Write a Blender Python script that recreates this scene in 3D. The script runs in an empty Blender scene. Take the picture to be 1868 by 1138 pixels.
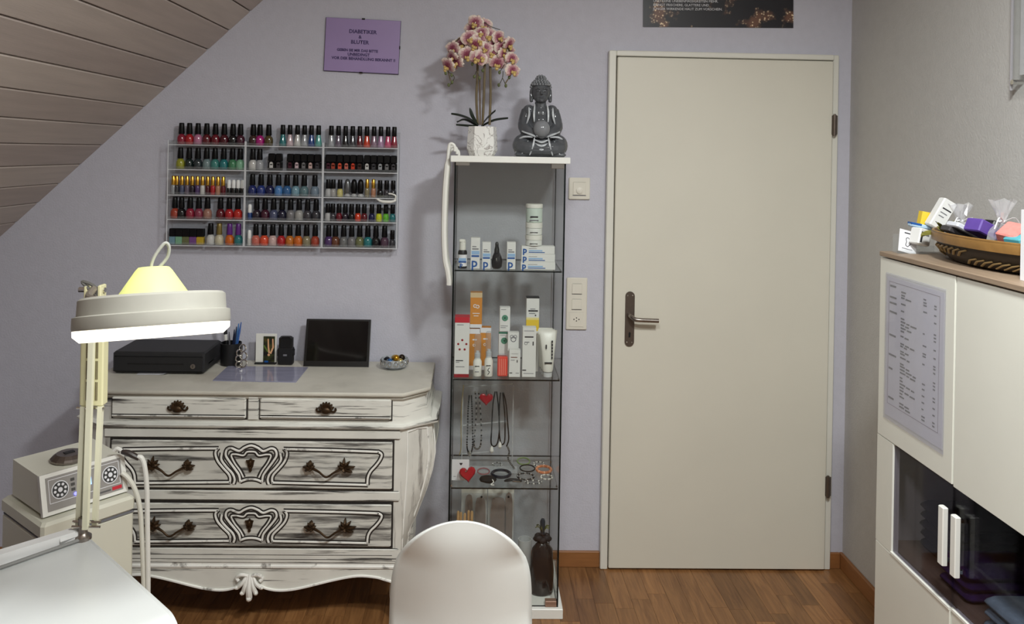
import bpy, bmesh, math, random
from mathutils import Vector, Matrix, Euler, noise as mnoise
R = math.radians
PI = math.pi
random.seed(7)
SC = bpy.context.scene
COL = SC.collection

# ------------------------------------------------------------------ camera
CX, CY, FPX = 902.0, 277.0, 1483.0
CAMH, CAMD = 1.652, 3.25
ROT = Matrix.Rotation(-0.0237, 3, 'Z') @ Matrix.Rotation(PI / 2, 3, 'X') @ Matrix.Rotation(0.018, 3, 'Z')
CPOS = Vector((0, -CAMD, CAMH))
cam = bpy.data.cameras.new('camera')
cam.sensor_width = 36.0
cam.lens = FPX / 1868 * 36
cam.shift_x = (934 - CX) / 1868
cam.shift_y = -(569 - CY) / 1868
cam.clip_start = 0.05
cobj = bpy.data.objects.new('camera', cam)
COL.objects.link(cobj)
cobj.matrix_world = Matrix.Translation(CPOS) @ ROT.to_4x4()
SC.camera = cobj

# ------------------------------------------------------------------ world, exposure
w = bpy.data.worlds.new('world'); SC.world = w; w.use_nodes = True
w.node_tree.nodes['Background'].inputs[0].default_value = (0.5, 0.52, 0.6, 1)
w.node_tree.nodes['Background'].inputs[1].default_value = 0.05
SC.view_settings.view_transform = 'Standard'
SC.view_settings.look = 'None'
SC.view_settings.gamma = 1
SC.view_settings.use_curve_mapping = False
SC.view_settings.exposure = 0.0
SC.cycles.transparent_max_bounces = 32     # many panes of glass one behind the other
CEIL_LIGHT_W = 34.0       # watts of each ceiling lamp
DESK_LIGHT_W = 0.7


# ------------------------------------------------------------------ helpers
def ray(u, v):
    return ROT @ Vector(((u - CX) / FPX, -(v - CY) / FPX, -1.0))
def _at(u, v, ax, val):
    d = ray(u, v)
    return CPOS + d * ((val - CPOS[ax]) / d[ax])
def aty(u, v, y): return _at(u, v, 1, y)
def atx(u, v, x): return _at(u, v, 0, x)
def atz(u, v, z): return _at(u, v, 2, z)

def lin(c):
    o = []
    for x in c[:3]:
        x = x / 255.0
        o.append(x / 12.92 if x <= 0.04045 else ((x + 0.055) / 1.055) ** 2.4)
    return (o[0], o[1], o[2], 1.0)

MATS = {}
def M(name, rgb, rough=0.5, metal=0.0, var=0.0, vscale=8.0, stretch=(1, 1, 1), bump=0.0, bscale=60.0, bdist=0.002,
      emit=None, estr=0.0, coat=0.0, trans=0.0, spec=0.5):
    if name in MATS: return MATS[name]
    m = bpy.data.materials.new(name); m.use_nodes = True
    nt = m.node_tree; b = nt.nodes['Principled BSDF']
    b.inputs['Base Color'].default_value = lin(rgb)
    b.inputs['Roughness'].default_value = rough
    b.inputs['Metallic'].default_value = metal
    b.inputs['Specular IOR Level'].default_value = spec
    if coat: b.inputs['Coat Weight'].default_value = coat
    if trans: b.inputs['Transmission Weight'].default_value = trans
    if emit:
        b.inputs['Emission Color'].default_value = lin(emit); b.inputs['Emission Strength'].default_value = estr
    tc = nt.nodes.new('ShaderNodeTexCoord'); mp = nt.nodes.new('ShaderNodeMapping')
    mp.inputs['Scale'].default_value = stretch
    nt.links.new(tc.outputs['Object'], mp.inputs[0])
    n = nt.nodes.new('ShaderNodeTexNoise'); n.inputs['Scale'].default_value = vscale; n.inputs['Detail'].default_value = 5
    nt.links.new(mp.outputs[0], n.inputs['Vector'])
    v = max(var, 0.02)
    cr = nt.nodes.new('ShaderNodeMapRange')
    cr.inputs['From Min'].default_value = 0.3; cr.inputs['From Max'].default_value = 0.7
    cr.inputs['To Min'].default_value = 1 - v; cr.inputs['To Max'].default_value = 1 + v * 0.5
    nt.links.new(n.outputs['Fac'], cr.inputs['Value'])
    mx = nt.nodes.new('ShaderNodeMix'); mx.data_type = 'RGBA'; mx.blend_type = 'MULTIPLY'
    mx.inputs[0].default_value = 1.0
    mx.inputs[6].default_value = lin(rgb)
    nt.links.new(cr.outputs[0], mx.inputs[7])
    nt.links.new(mx.outputs[2], b.inputs['Base Color'])
    if bump:
        n2 = nt.nodes.new('ShaderNodeTexNoise'); n2.inputs['Scale'].default_value = bscale; n2.inputs['Detail'].default_value = 6
        nt.links.new(mp.outputs[0], n2.inputs['Vector'])
        bp = nt.nodes.new('ShaderNodeBump'); bp.inputs['Strength'].default_value = bump; bp.inputs['Distance'].default_value = bdist
        nt.links.new(n2.outputs['Fac'], bp.inputs['Height']); nt.links.new(bp.outputs[0], b.inputs['Normal'])
    MATS[name] = m
    return m

def clear(name, tint=(235, 240, 238), refl=0.12, haze=0.0, hazecol=(230, 232, 235)):
    """see-through glass or acrylic: transparent body, fresnel gloss, a little milky haze"""
    if name in MATS: return MATS[name]
    m = bpy.data.materials.new(name); m.use_nodes = True
    nt = m.node_tree; nt.nodes.remove(nt.nodes['Principled BSDF'])
    out = nt.nodes['Material Output']
    t = nt.nodes.new('ShaderNodeBsdfTransparent'); t.inputs[0].default_value = lin(tint)
    g = nt.nodes.new('ShaderNodeBsdfGlossy'); g.inputs['Roughness'].default_value = 0.03
    lw = nt.nodes.new('ShaderNodeLayerWeight'); lw.inputs['Blend'].default_value = .5
    pw = nt.nodes.new('ShaderNodeMath'); pw.operation = 'POWER'; pw.inputs[1].default_value = 5.0
    nt.links.new(lw.outputs['Facing'], pw.inputs[0])
    ma = nt.nodes.new('ShaderNodeMath'); ma.operation = 'MULTIPLY_ADD'; ma.inputs[1].default_value = .55; ma.inputs[2].default_value = refl * .25
    nt.links.new(pw.outputs[0], ma.inputs[0])
    mx = nt.nodes.new('ShaderNodeMixShader')
    nt.links.new(ma.outputs[0], mx.inputs[0]); nt.links.new(t.outputs[0], mx.inputs[1]); nt.links.new(g.outputs[0], mx.inputs[2])
    last = mx
    if haze:
        d = nt.nodes.new('ShaderNodeBsdfDiffuse'); d.inputs[0].default_value = lin(hazecol)
        m2 = nt.nodes.new('ShaderNodeMixShader'); m2.inputs[0].default_value = haze
        nt.links.new(mx.outputs[0], m2.inputs[1]); nt.links.new(d.outputs[0], m2.inputs[2]); last = m2
    nt.links.new(last.outputs[0], out.inputs['Surface'])
    MATS[name] = m
    return m

class MB:
    """collects shapes; build() links them as one mesh object"""
    def __init__(s): s.v = []; s.f = []; s.m = []; s.mi = 0
    def add(s, vs, fs):
        o = len(s.v); s.v += [Vector(p) for p in vs]
        for f in fs: s.f.append([i + o for i in f]); s.m.append(s.mi)
        return s
    def box(s, lo, hi, mat=None, bev=0.0):
        (x0, y0, z0), (x1, y1, z1) = lo, hi
        if bev > 0:
            b = min(bev, (x1 - x0) * .45, (y1 - y0) * .45, (z1 - z0) * .45)
            rings = []
            for z, k in ((z0, b), (z0 + b, 0), (z1 - b, 0), (z1, b)):
                a, c, d, e = x0 + k, x1 - k, y0 + k, y1 - k
                q = b
                ring = [(a + q, d, z), (c - q, d, z), (c, d + q, z), (c, e - q, z), (c - q, e, z), (a + q, e, z), (a, e - q, z), (a, d + q, z)]
                rings.append(ring)
            vs = [p for r in rings for p in r]
            fs = [[i for i in range(7, -1, -1)], [24 + i for i in range(8)]]
            for r in range(3):
                for i in range(8):
                    j = (i + 1) % 8
                    fs.append([r * 8 + i, r * 8 + j, r * 8 + 8 + j, r * 8 + 8 + i])
        else:
            vs = [(x0, y0, z0), (x1, y0, z0), (x1, y1, z0), (x0, y1, z0), (x0, y0, z1), (x1, y0, z1), (x1, y1, z1), (x0, y1, z1)]
            fs = [[3, 2, 1, 0], [4, 5, 6, 7], [0, 1, 5, 4], [1, 2, 6, 5], [2, 3, 7, 6], [3, 0, 4, 7]]
        if mat is not None: vs = [mat @ Vector(p) for p in vs]
        return s.add(vs, fs)
    def tube(s, pts, r, n=8, closed=False, flat=1.0, up=None):
        pts = [Vector(p) for p in pts]; N = len(pts)
        rs = r if isinstance(r, (list, tuple)) else [r] * N
        vs = []; prev = None
        for i, p in enumerate(pts):
            a = pts[(i - 1) % N] if (closed or i > 0) else p
            b = pts[(i + 1) % N] if (closed or i < N - 1) else p
            t = (b - a)
            if t.length < 1e-9: t = Vector((0, 0, 1))
            t.normalize()
            if up is not None: ref = Vector(up)
            elif prev is None: ref = Vector((0, 0, 1)) if abs(t.z) < 0.9 else Vector((1, 0, 0))
            else: ref = prev
            x = ref - t * ref.dot(t)
            if x.length < 1e-6: x = Vector((1, 0, 0)) - t * t.x
            x.normalize(); prev = x; y = t.cross(x)
            for k in range(n):
                an = 2 * PI * k / n
                vs.append(p + x * (math.cos(an) * rs[i] * flat) + y * (math.sin(an) * rs[i]))
        fs = []
        for i in range(N if closed else N - 1):
            j = (i + 1) % N
            for k in range(n):
                l = (k + 1) % n
                fs.append([i * n + k, i * n + l, j * n + l, j * n + k])
        if not closed:
            fs.append(list(range(n - 1, -1, -1))); fs.append([(N - 1) * n + k for k in range(n)])
        return s.add(vs, fs)
    def lathe(s, prof, n=20, mat=None, cap=True, sx=1.0, sy=1.0):
        vs = []; fs = []
        for r, z in prof:
            for k in range(n):
                a = 2 * PI * k / n
                vs.append(Vector((r * math.cos(a) * sx, r * math.sin(a) * sy, z)))
        for i in range(len(prof) - 1):
            for k in range(n):
                l = (k + 1) % n
                fs.append([i * n + k, i * n + l, (i + 1) * n + l, (i + 1) * n + k])
        if cap:
            fs.append(list(range(n - 1, -1, -1))); fs.append([(len(prof) - 1) * n + k for k in range(n)])
        if mat is not None: vs = [mat @ p for p in vs]
        return s.add(vs, fs)
    def ball(s, c, r, n=12, m=8, mat=None):
        if not isinstance(r, (list, tuple, Vector)): r = (r, r, r)
        vs = [Vector((0, 0, -1))]; fs = []
        for i in range(1, m):
            ph = -PI / 2 + PI * i / m
            for k in range(n):
                a = 2 * PI * k / n
                vs.append(Vector((math.cos(ph) * math.cos(a), math.cos(ph) * math.sin(a), math.sin(ph))))
        vs.append(Vector((0, 0, 1)))
        for k in range(n): fs.append([0, 1 + (k + 1) % n, 1 + k])
        for i in range(m - 2):
            for k in range(n):
                l = (k + 1) % n
                fs.append([1 + i * n + k, 1 + i * n + l, 1 + (i + 1) * n + l, 1 + (i + 1) * n + k])
        o = 1 + (m - 2) * n
        for k in range(n): fs.append([o + k, o + (k + 1) % n, len(vs) - 1])
        T = Matrix.Translation(Vector(c)) @ (mat.to_4x4() if mat is not None else Matrix.Identity(4)) @ Matrix.Diagonal((r[0], r[1], r[2], 1))
        return s.add([T @ p for p in vs], fs)
    def prism(s, poly, d0, d1, plane='xz'):
        """extrude a 2D outline; plane xz -> depth along y, xy -> along z, yz -> along x"""
        def P(a, b, d):
            return {'xz': (a, d, b), 'xy': (a, b, d), 'yz': (d, a, b)}[plane]
        n = len(poly)
        vs = [P(a, b, d0) for a, b in poly] + [P(a, b, d1) for a, b in poly]
        fs = [list(range(n)), list(range(2 * n - 1, n - 1, -1))]
        for i in range(n):
            j = (i + 1) % n
            fs.append([i, i + n, j + n, j])
        return s.add(vs, fs)
    def strip(s, A, B):
        """ribbon between two point rows"""
        n = len(A)
        return s.add(list(A) + list(B), [[i, i + 1, n + i + 1, n + i] for i in range(n - 1)])
    def xf(s, mat):
        s.v = [mat @ p for p in s.v]; return s
    def build(s, name, mats, parent=None, smooth=False, world=False, angle=35):
        me = bpy.data.meshes.new(name)
        vs = s.v
        if world and parent is not None:
            p = parent; off = Vector()
            while p is not None: off += p.location; p = p.parent
            vs = [v - off for v in vs]
        me.from_pydata([tuple(v) for v in vs], [], s.f)
        if not isinstance(mats, (list, tuple)): mats = [mats]
        for m in mats: me.materials.append(m)
        if len(mats) > 1: me.polygons.foreach_set('material_index', s.m)
        bm = bmesh.new(); bm.from_mesh(me); bmesh.ops.recalc_face_normals(bm, faces=bm.faces); bm.to_mesh(me); bm.free()
        if smooth:
            me.polygons.foreach_set('use_smooth', [True] * len(me.polygons))
            me.set_sharp_from_angle(angle=R(angle))
        me.update()
        o = bpy.data.objects.new(name, me); COL.objects.link(o)
        if parent is not None: o.parent = parent
        return o

def tag(o, label=None, cat=None, group=None, kind=None):
    if label: o['label'] = label
    if cat: o['category'] = cat
    if group: o['group'] = group
    if kind: o['kind'] = kind
    return o
def thing(name, loc, label, cat, group=None, rz=0.0):
    o = bpy.data.objects.new(name, None); COL.objects.link(o)
    o.empty_display_size = 0.02
    o.location = loc; o.rotation_euler = (0, 0, rz)
    return tag(o, label, cat, group)
def structure(name, loc=(0, 0, 0)):
    o = bpy.data.objects.new(name, None); COL.objects.link(o); o.location = loc; o['kind'] = 'structure'; return o
def objcolour(o, m):
    o.material_slots[0].link = 'OBJECT'; o.material_slots[0].material = m
def text(body, size, m, mat, parent, name='lettering', align='CENTER', depth=0.0, bold=0.0, sx=1.0):
    """lettering as a mesh; local x right, y up, placed by mat (in the parent's space)"""
    cu = bpy.data.curves.new(name, 'FONT'); cu.body = body; cu.size = size; cu.align_x = align; cu.align_y = 'CENTER'
    cu.extrude = depth; cu.offset = bold; cu.resolution_u = 2
    t = bpy.data.objects.new(name, cu); COL.objects.link(t)
    dg = bpy.context.evaluated_depsgraph_get()
    me = bpy.data.meshes.new_from_object(t.evaluated_get(dg))
    bpy.data.objects.remove(t); bpy.data.curves.remove(cu)
    me.transform(mat @ Matrix.Diagonal((sx, 1, 1, 1))); me.materials.clear(); me.materials.append(m); me.name = name
    o = bpy.data.objects.new(name, me); COL.objects.link(o); o.parent = parent
    return o
FRONT = Matrix.Rotation(PI / 2, 4, 'X')     # text facing the camera (-y)
def remesh(mb, voxel, smooth_it=6):
    """fuse the shapes of an MB into one continuous surface"""
    me = bpy.data.meshes.new('tmp'); me.from_pydata([tuple(v) for v in mb.v], [], mb.f)
    bm = bmesh.new(); bm.from_mesh(me); bmesh.ops.recalc_face_normals(bm, faces=bm.faces); bm.to_mesh(me); bm.free()
    o = bpy.data.objects.new('tmp', me); COL.objects.link(o)
    r = o.modifiers.new('r', 'REMESH'); r.mode = 'VOXEL'; r.voxel_size = voxel
    if smooth_it:
        k = o.modifiers.new('s', 'SMOOTH'); k.factor = 0.5; k.iterations = smooth_it
    dg = bpy.context.evaluated_depsgraph_get()
    out = bpy.data.meshes.new_from_object(o.evaluated_get(dg))
    bpy.data.objects.remove(o); bpy.data.meshes.remove(me)
    out.polygons.foreach_set('use_smooth', [True] * len(out.polygons))
    return out
def bez(pts, n=8, closed=False):
    """Catmull-Rom through points"""
    pts = [Vector(p) for p in pts]; out = []; N = len(pts)
    for i in range(N if closed else N - 1):
        p1, p2 = pts[i], pts[(i + 1) % N]
        p0 = pts[(i - 1) % N] if (closed or i > 0) else p1
        p3 = pts[(i + 2) % N] if (closed or i < N - 2) else p2
        for k in range(n):
            t = k / n
            out.append(0.5 * ((2 * p1) + (p2 - p0) * t + (2 * p0 - 5 * p1 + 4 * p2 - p3) * t * t + (3 * p1 - p0 - 3 * p2 + p3) * t ** 3))
    if not closed: out.append(pts[-1])
    return out
ORD = ['first', 'second', 'third', 'fourth', 'fifth', 'sixth', 'seventh', 'eighth', 'ninth', 'tenth', 'eleventh', 'twelfth', 'thirteenth', 'fourteenth', 'fifteenth']

# ------------------------------------------------------------------ materials
WALL = M('wall_plaster', (199, 198, 209), 0.85, var=0.03, vscale=30, bump=0.5, bscale=140, bdist=0.0025)
WALLR = M('wall_plaster_right', (191, 189, 186), 0.85, var=0.03, vscale=30, bump=0.5, bscale=140, bdist=0.0025)
CEILW = M('ceiling_paint', (225, 222, 215), 0.9)
PLANKS = [M('whitewashed_pine_%d' % i, c, 0.6, var=0.10, vscale=5, stretch=(9, 0.6, 9), bump=0.15, bscale=30) for i, c in
          enumerate([(190, 178, 170), (184, 171, 163), (195, 183, 174), (181, 168, 161)])]
GROOVE = M('plank_groove', (96, 86, 80), 0.8)
DOORW = M('door_cream', (222, 218, 204), 0.42, var=0.03, vscale=3)
FRAMEW = M('door_frame_white', (226, 224, 214), 0.4)
STEEL = M('brushed_steel', (150, 142, 136), 0.32, 1.0, var=0.08, vscale=120)
DARKST = M('worn_bronze_steel', (112, 101, 93), 0.42, 0.8, var=0.06, vscale=80)
CHROME = M('chrome', (215, 213, 208), 0.12, 1.0)
BLACK = M('black_plastic', (22, 22, 24), 0.42)
GLOSSBLACK = M('gloss_black', (10, 10, 12), 0.09)
WHITEP = M('white_plastic', (232, 231, 224), 0.35)
IVORY = M('ivory_plastic', (226, 221, 178), 0.45, var=0.04)
CREAM = M('cream_enamel', (221, 219, 204), 0.4)
WHITELAC = M('white_lacquer', (236, 236, 230), 0.3)
PAPER = M('white_paper', (232, 232, 236), 0.7)
INK = M('dark_ink', (40, 38, 44), 0.7)
GREYINK = M('grey_ink', (120, 120, 126), 0.7)
BLUEINK = M('blue_print', (24, 84, 158), 0.5)
PALEBLUE = M('pale_blue_print', (150, 185, 222), 0.5)
RED = M('red_print', (196, 36, 52), 0.45)
DKRED = M('dark_red_print', (150, 22, 34), 0.45)
GREENP = M('green_print', (84, 140, 116), 0.5)
PALEGREEN = M('pale_green_print', (198, 220, 205), 0.5)
ORANGE = M('orange_print', (214, 142, 58), 0.5, var=0.08)
YELLOW = M('yellow_print', (235, 200, 60), 0.5)
BOXW = M('white_carton', (226, 226, 224), 0.55)
GOLD = M('gold_cap', (214, 168, 72), 0.25, 1.0)
BRONZE = M('aged_bronze', (74, 56, 38), 0.45, 0.7, var=0.35, vscale=60, bump=0.4, bscale=90)
ACRYL = clear('clear_acrylic', (250, 251, 251), 0.10, 0.05)
ACRYLEDGE = M('acrylic_edge', (228, 230, 234), 0.25)
GLASS = clear('vitrine_glass', (250, 251, 250), 0.10)
GLASSEDGE = M('glass_edge_dark', (14, 20, 20), 0.2, spec=.25)
THINCLEAR = clear('clear_plastic', (244, 246, 248), 0.22, 0.10)

# ------------------------------------------------------------------ room shell
XR, XL, YB, ZC = 1.512, -2.35, -5.2, 2.72
s0 = aty(0, 432, 0.0); s1 = aty(480, 0, 0.0)
SLO = (s1 - s0).normalized()                              # direction up the slope in the wall plane
def slope_at_x(x): return s0 + SLO * ((x - s0.x) / SLO.x)
def slope_at_z(z): return s0 + SLO * ((z - s0.z) / SLO.z)
kz = slope_at_x(XL).z; cx_ = slope_at_z(ZC).x

o = MB().box((XL - .1, 0, -.1), (XR + .1, .12, ZC + .1)).build('wall_back', WALL); o['kind'] = 'structure'
o = MB().box((XR, YB, -.1), (XR + .12, 0, ZC + .1)).build('wall_right', WALLR); o['kind'] = 'structure'
o = MB().box((XL - .12, YB, -.1), (XL, 0, kz + .02)).build('wall_left', WALL); o['kind'] = 'structure'
o = MB().box((XL - .1, YB - .12, -.1), (XR + .1, YB, ZC + .1)).build('wall_rear', WALLR); o['kind'] = 'structure'

def wood_floor():
    m = bpy.data.materials.new('parquet'); m.use_nodes = True; nt = m.node_tree; b = nt.nodes['Principled BSDF']
    tc = nt.nodes.new('ShaderNodeTexCoord'); mp = nt.nodes.new('ShaderNodeMapping'); mp.inputs['Scale'].default_value = (26, 2.2, 10)
    oi = nt.nodes.new('ShaderNodeObjectInfo'); add = nt.nodes.new('ShaderNodeVectorMath'); add.operation = 'ADD'
    ml = nt.nodes.new('ShaderNodeMath'); ml.operation = 'MULTIPLY'; ml.inputs[1].default_value = 50
    nt.links.new(oi.outputs['Random'], ml.inputs[0]); nt.links.new(tc.outputs['Object'], mp.inputs[0])
    nt.links.new(mp.outputs[0], add.inputs[0]); nt.links.new(ml.outputs[0], add.inputs[1])
    n = nt.nodes.new('ShaderNodeTexNoise'); n.inputs['Scale'].default_value = 2.2; n.inputs['Detail'].default_value = 7; n.inputs['Distortion'].default_value = 1.2
    nt.links.new(add.outputs[0], n.inputs['Vector'])
    r1 = nt.nodes.new('ShaderNodeValToRGB')
    r1.color_ramp.elements[0].position = .3; r1.color_ramp.elements[0].color = lin((112, 74, 42))
    r1.color_ramp.elements[1].position = .72; r1.color_ramp.elements[1].color = lin((152, 108, 66))
    nt.links.new(n.outputs['Fac'], r1.inputs[0])
    mr = nt.nodes.new('ShaderNodeMapRange'); mr.inputs['To Min'].default_value = .72; mr.inputs['To Max'].default_value = 1.22
    nt.links.new(oi.outputs['Random'], mr.inputs['Value'])
    mx = nt.nodes.new('ShaderNodeMix'); mx.data_type = 'RGBA'; mx.blend_type = 'MULTIPLY'; mx.inputs[0].default_value = 1
    nt.links.new(r1.outputs[0], mx.inputs[6]); nt.links.new(mr.outputs[0], mx.inputs[7]); nt.links.new(mx.outputs[2], b.inputs['Base Color'])
    b.inputs['Roughness'].default_value = .33
    return m
PARQ = wood_floor()
floor = MB().box((XL - .1, YB - .1, -.12), (XR + .1, 0, -.0075)).build('floor', PARQ); floor['kind'] = 'structure'
PW = .0695
rf = random.Random(3)
nx = 0; x = XR
while x > -1.75:
    y = 0.0 - rf.random() * .3; prev = 0.0; first = True
    while prev > -1.9:
        L = .3 + rf.random() * .32
        y0 = max(prev - L, -1.9) if not first else y - .12
        first = False
        MB().box((x - PW + .0004, y0 + .0004, -.0075), (x - .0004, prev - .0004, 0)).build('floor_strip', PARQ, floor)
        prev = y0
    x -= PW
o = MB().box((XL, YB, -.0075), (XR, -1.9, 0)).box((XL, -1.9, -.0075), (x, 0, 0)).build('floor_strips_far', PARQ, floor); o['kind'] = 'stuff'

# ceiling: flat part + boarded slope
ceil = structure('ceiling')
MB().box((cx_ - .05, YB, ZC), (XR + .1, 0, ZC + .1)).build('flat_panel', CEILW, ceil)
a = slope_at_x(XL - .05); b_ = slope_at_z(ZC + .03)
nrm = Vector((-SLO.z, 0, SLO.x))
mb = MB()
T = .1
q = [a + nrm * .012, b_ + nrm * .012, b_ + nrm * T, a + nrm * T]
mb.prism([(p.x, p.z) for p in q], YB, 0, 'xz').build('backing', GROOVE, ceil)
joint = aty(222, 227.4, 0.0); t0 = (joint - s0).dot(SLO); wdt = .1128
tmax = (b_ - s0).dot(SLO); tmin = (a - s0).dot(SLO)
k = 0; t = t0 - math.floor((t0 - tmin) / wdt) * wdt - wdt
while t < tmax:
    g = .0022
    p0, p1 = s0 + SLO * max(t + g, tmin), s0 + SLO * min(t + wdt - g, tmax)
    if (p1 - p0).length > .01:
        c = .003
        poly = [p0 + nrm * .012, p0 + nrm * c, p0 + SLO * c, p1 - SLO * c, p1 + nrm * c, p1 + nrm * .012]
        MB().prism([(p.x, p.z) for p in poly], YB, -.001, 'xz').build('ceiling_board', PLANKS[k % 4], ceil)
    k += 1; t += wdt

# door
DX0, DX1, DZ = aty(1110, 600, 0).x, aty(1506, 600, 0).x, aty(1124, 107, 0).z + .004
DX0 = .559; DX1 = 1.426
door = structure('door_1', ((DX0 + DX1) / 2, 0, 0))
MB().box((DX0, -.034, .006), (DX1, -.006, DZ), bev=.003).build('door_leaf', DOORW, door, world=True)
fw, ft = .029, .022
gp = .004
MB().box((DX0 - gp - fw, -.030, 0), (DX0 - gp, 0, DZ + gp + ft), bev=.003).build('door_frame', FRAMEW, door, world=True)
MB().box((DX1 + gp, -.022, 0), (DX1 + gp + .024, 0, DZ + gp + ft), bev=.003).build('door_frame', FRAMEW, door, world=True)
MB().box((DX0 - gp, -.030, DZ + gp), (DX1 + gp, 0, DZ + gp + ft), bev=.003).build('door_frame', FRAMEW, door, world=True)
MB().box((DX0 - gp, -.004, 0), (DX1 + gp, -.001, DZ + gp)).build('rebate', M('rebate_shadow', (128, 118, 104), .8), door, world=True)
# handle
hx = aty(1149, 582, -.04).x; hz = aty(1149, 582, -.04).z
poly = []
ph, pw = .109, .0185
for i in range(13): poly.append((hx + pw * math.cos(PI * i / 12), hz + ph - pw + pw * math.sin(PI * i / 12)))
for i in range(13): poly.append((hx + pw * math.cos(PI + PI * i / 12), hz - ph + pw + pw * math.sin(PI + PI * i / 12)))
pl = MB().prism(poly, -.0385, -.034, 'xz').build('handle_plate', DARKST, door, world=True)
for dx in (-.010, .010):
    for dz in (.093, -.093):
        MB().ball((hx + dx, -.0388, hz + dz), (.003, .0012, .003), 8, 6).build('screw', CHROME, pl, True, True)
kh = hz - .063
MB().prism([(hx - .004, kh - .010), (hx + .003, kh - .010), (hx + .004, kh), (hx + .005, kh + .008), (hx, kh + .012), (hx - .004, kh + .008)], -.0390, -.0384, 'xz').build('keyhole', BLACK, pl, world=True)
lz = hz + .015
MB().tube(bez([(hx, -.036, lz), (hx, -.062, lz), (hx + .014, -.078, lz - .008), (hx + .032, -.082, lz - .010), (hx + .065, -.082, lz - .011), (hx + .105, -.082, lz - .012)], 6), .0085, 14).build('lever', STEEL, door, True, True)
MB().tube([(hx, -.0385, lz), (hx, -.046, lz)], .0115, 14).build('lever_collar', DARKST, door, True, True)
for py in (228, 886):
    hzz = aty(1512, py, -.03).z
    mb = MB().tube([(DX1 + .005, -.040, hzz - .040), (DX1 + .005, -.040, hzz + .040)], .0075, 12)
    mb.tube([(DX1 + .005, -.040, hzz - .044), (DX1 + .005, -.040, hzz + .044)], .005, 8)
    mb.box((DX1 - .004, -.0375, hzz - .038), (DX1 + .018, -.034, hzz + .038))
    mb.build('hinge', DARKST, door, True, True)

# baseboards
BB = M('oak_baseboard', (150, 100, 58), .4, var=.12, vscale=6, stretch=(2, 2, 20))
bh = .062
mb = MB().box((-1.9, -.014, 0), (DX0 - gp - fw, 0, bh), bev=.002); o = mb.build('baseboard_back', BB); o['kind'] = 'structure'
mb = MB().box((DX1 + gp + .024, -.014, 0), (XR - .0145, 0, bh), bev=.002); o = mb.build('baseboard_back_right', BB); o['kind'] = 'structure'
mb = MB().box((XR - .014, YB + .02, 0), (XR, 0, bh), bev=.002); o = mb.build('baseboard_right', BB); o['kind'] = 'structure'

# ------------------------------------------------------------------ ceiling lamps (out of view, light the room)
LAMPGLOW = M('lamp_diffuser', (255, 250, 240), .5, emit=(255, 250, 238), estr=6.0)
def ceiling_lamp(x, y, label, watts):
    t = thing('ceiling_lamp', (x, y, ZC), label, 'lamp', 'round ceiling lamps')
    MB().lathe([(.16, -.001), (.16, -.05), (.15, -.055)], 28).build('housing', WHITEP, t, True)
    MB().lathe([(.145, -.0555), (.13, -.075), (.07, -.088), (.01, -.091)], 28).build('diffuser', LAMPGLOW, t, True)
    l = bpy.data.lights.new('lamp_light', 'AREA'); l.shape = 'DISK'; l.size = .28; l.energy = watts; l.color = (.97, 1.0, .985)
    lo = bpy.data.objects.new('lamp_light', l); COL.objects.link(lo); lo.parent = t; lo.location = (0, 0, -.096)
ceiling_lamp(-.02, -2.55, 'round white ceiling lamp nearer the sloped boarding', CEIL_LIGHT_W * .85)
ceiling_lamp(.72, -2.2, 'round white ceiling lamp nearer the tall white cabinet', CEIL_LIGHT_W * 1.4)

# ------------------------------------------------------------------ dresser
def distressed(name, base=(230, 229, 221), dark=(42, 39, 37), cover=.565, sc=3.0, stretch=(1.0, 1.0, 26), soft=.11):
    m = bpy.data.materials.new(name); m.use_nodes = True; nt = m.node_tree; b = nt.nodes['Principled BSDF']
    tc = nt.nodes.new('ShaderNodeTexCoord'); mp = nt.nodes.new('ShaderNodeMapping'); mp.inputs['Scale'].default_value = stretch
    nt.links.new(tc.outputs['Object'], mp.inputs[0])
    n = nt.nodes.new('ShaderNodeTexNoise'); n.inputs['Scale'].default_value = sc; n.inputs['Detail'].default_value = 8; n.inputs['Roughness'].default_value = .62
    nt.links.new(mp.outputs[0], n.inputs['Vector'])
    r = nt.nodes.new('ShaderNodeValToRGB'); e = r.color_ramp.elements
    e[0].position = cover; e[0].color = lin(base); e[1].position = cover + soft; e[1].color = lin(dark)
    mid = e.new(cover + soft * .45); mid.color = lin([base[i] * .62 + dark[i] * .38 for i in range(3)])
    nt.links.new(n.outputs['Fac'], r.inputs[0])
    n2 = nt.nodes.new('ShaderNodeTexNoise'); n2.inputs['Scale'].default_value = 7; n2.inputs['Detail'].default_value = 4
    nt.links.new(tc.outputs['Object'], n2.inputs['Vector'])
    mr = nt.nodes.new('ShaderNodeMapRange'); mr.inputs['From Min'].default_value = .3; mr.inputs['From Max'].default_value = .7
    mr.inputs['To Min'].default_value = .86; mr.inputs['To Max'].default_value = 1.03
    nt.links.new(n2.outputs['Fac'], mr.inputs['Value'])
    mx = nt.nodes.new('ShaderNodeMix'); mx.data_type = 'RGBA'; mx.blend_type = 'MULTIPLY'; mx.inputs[0].default_value = 1
    nt.links.new(r.outputs[0], mx.inputs[6]); nt.links.new(mr.outputs[0], mx.inputs[7]); nt.links.new(mx.outputs[2], b.inputs['Base Color'])
    b.inputs['Roughness'].default_value = .5
    MATS[name] = m
    return m
DP = distressed('distressed_cream_paint')
DPD = distressed('distressed_drawer_paint', (220, 219, 211), (38, 35, 34), .470, 3.6, (1.0, 1.0, 15), .20)
DPT = distressed('worn_top_paint', (210, 206, 194), (156, 148, 134), .50, 3.0, (1.2, 1.2, 9), .3)
DPM = distressed('moulding_paint', (246, 245, 239), (80, 75, 70), .58, 16, (1, 1, 1), .14)
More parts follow.
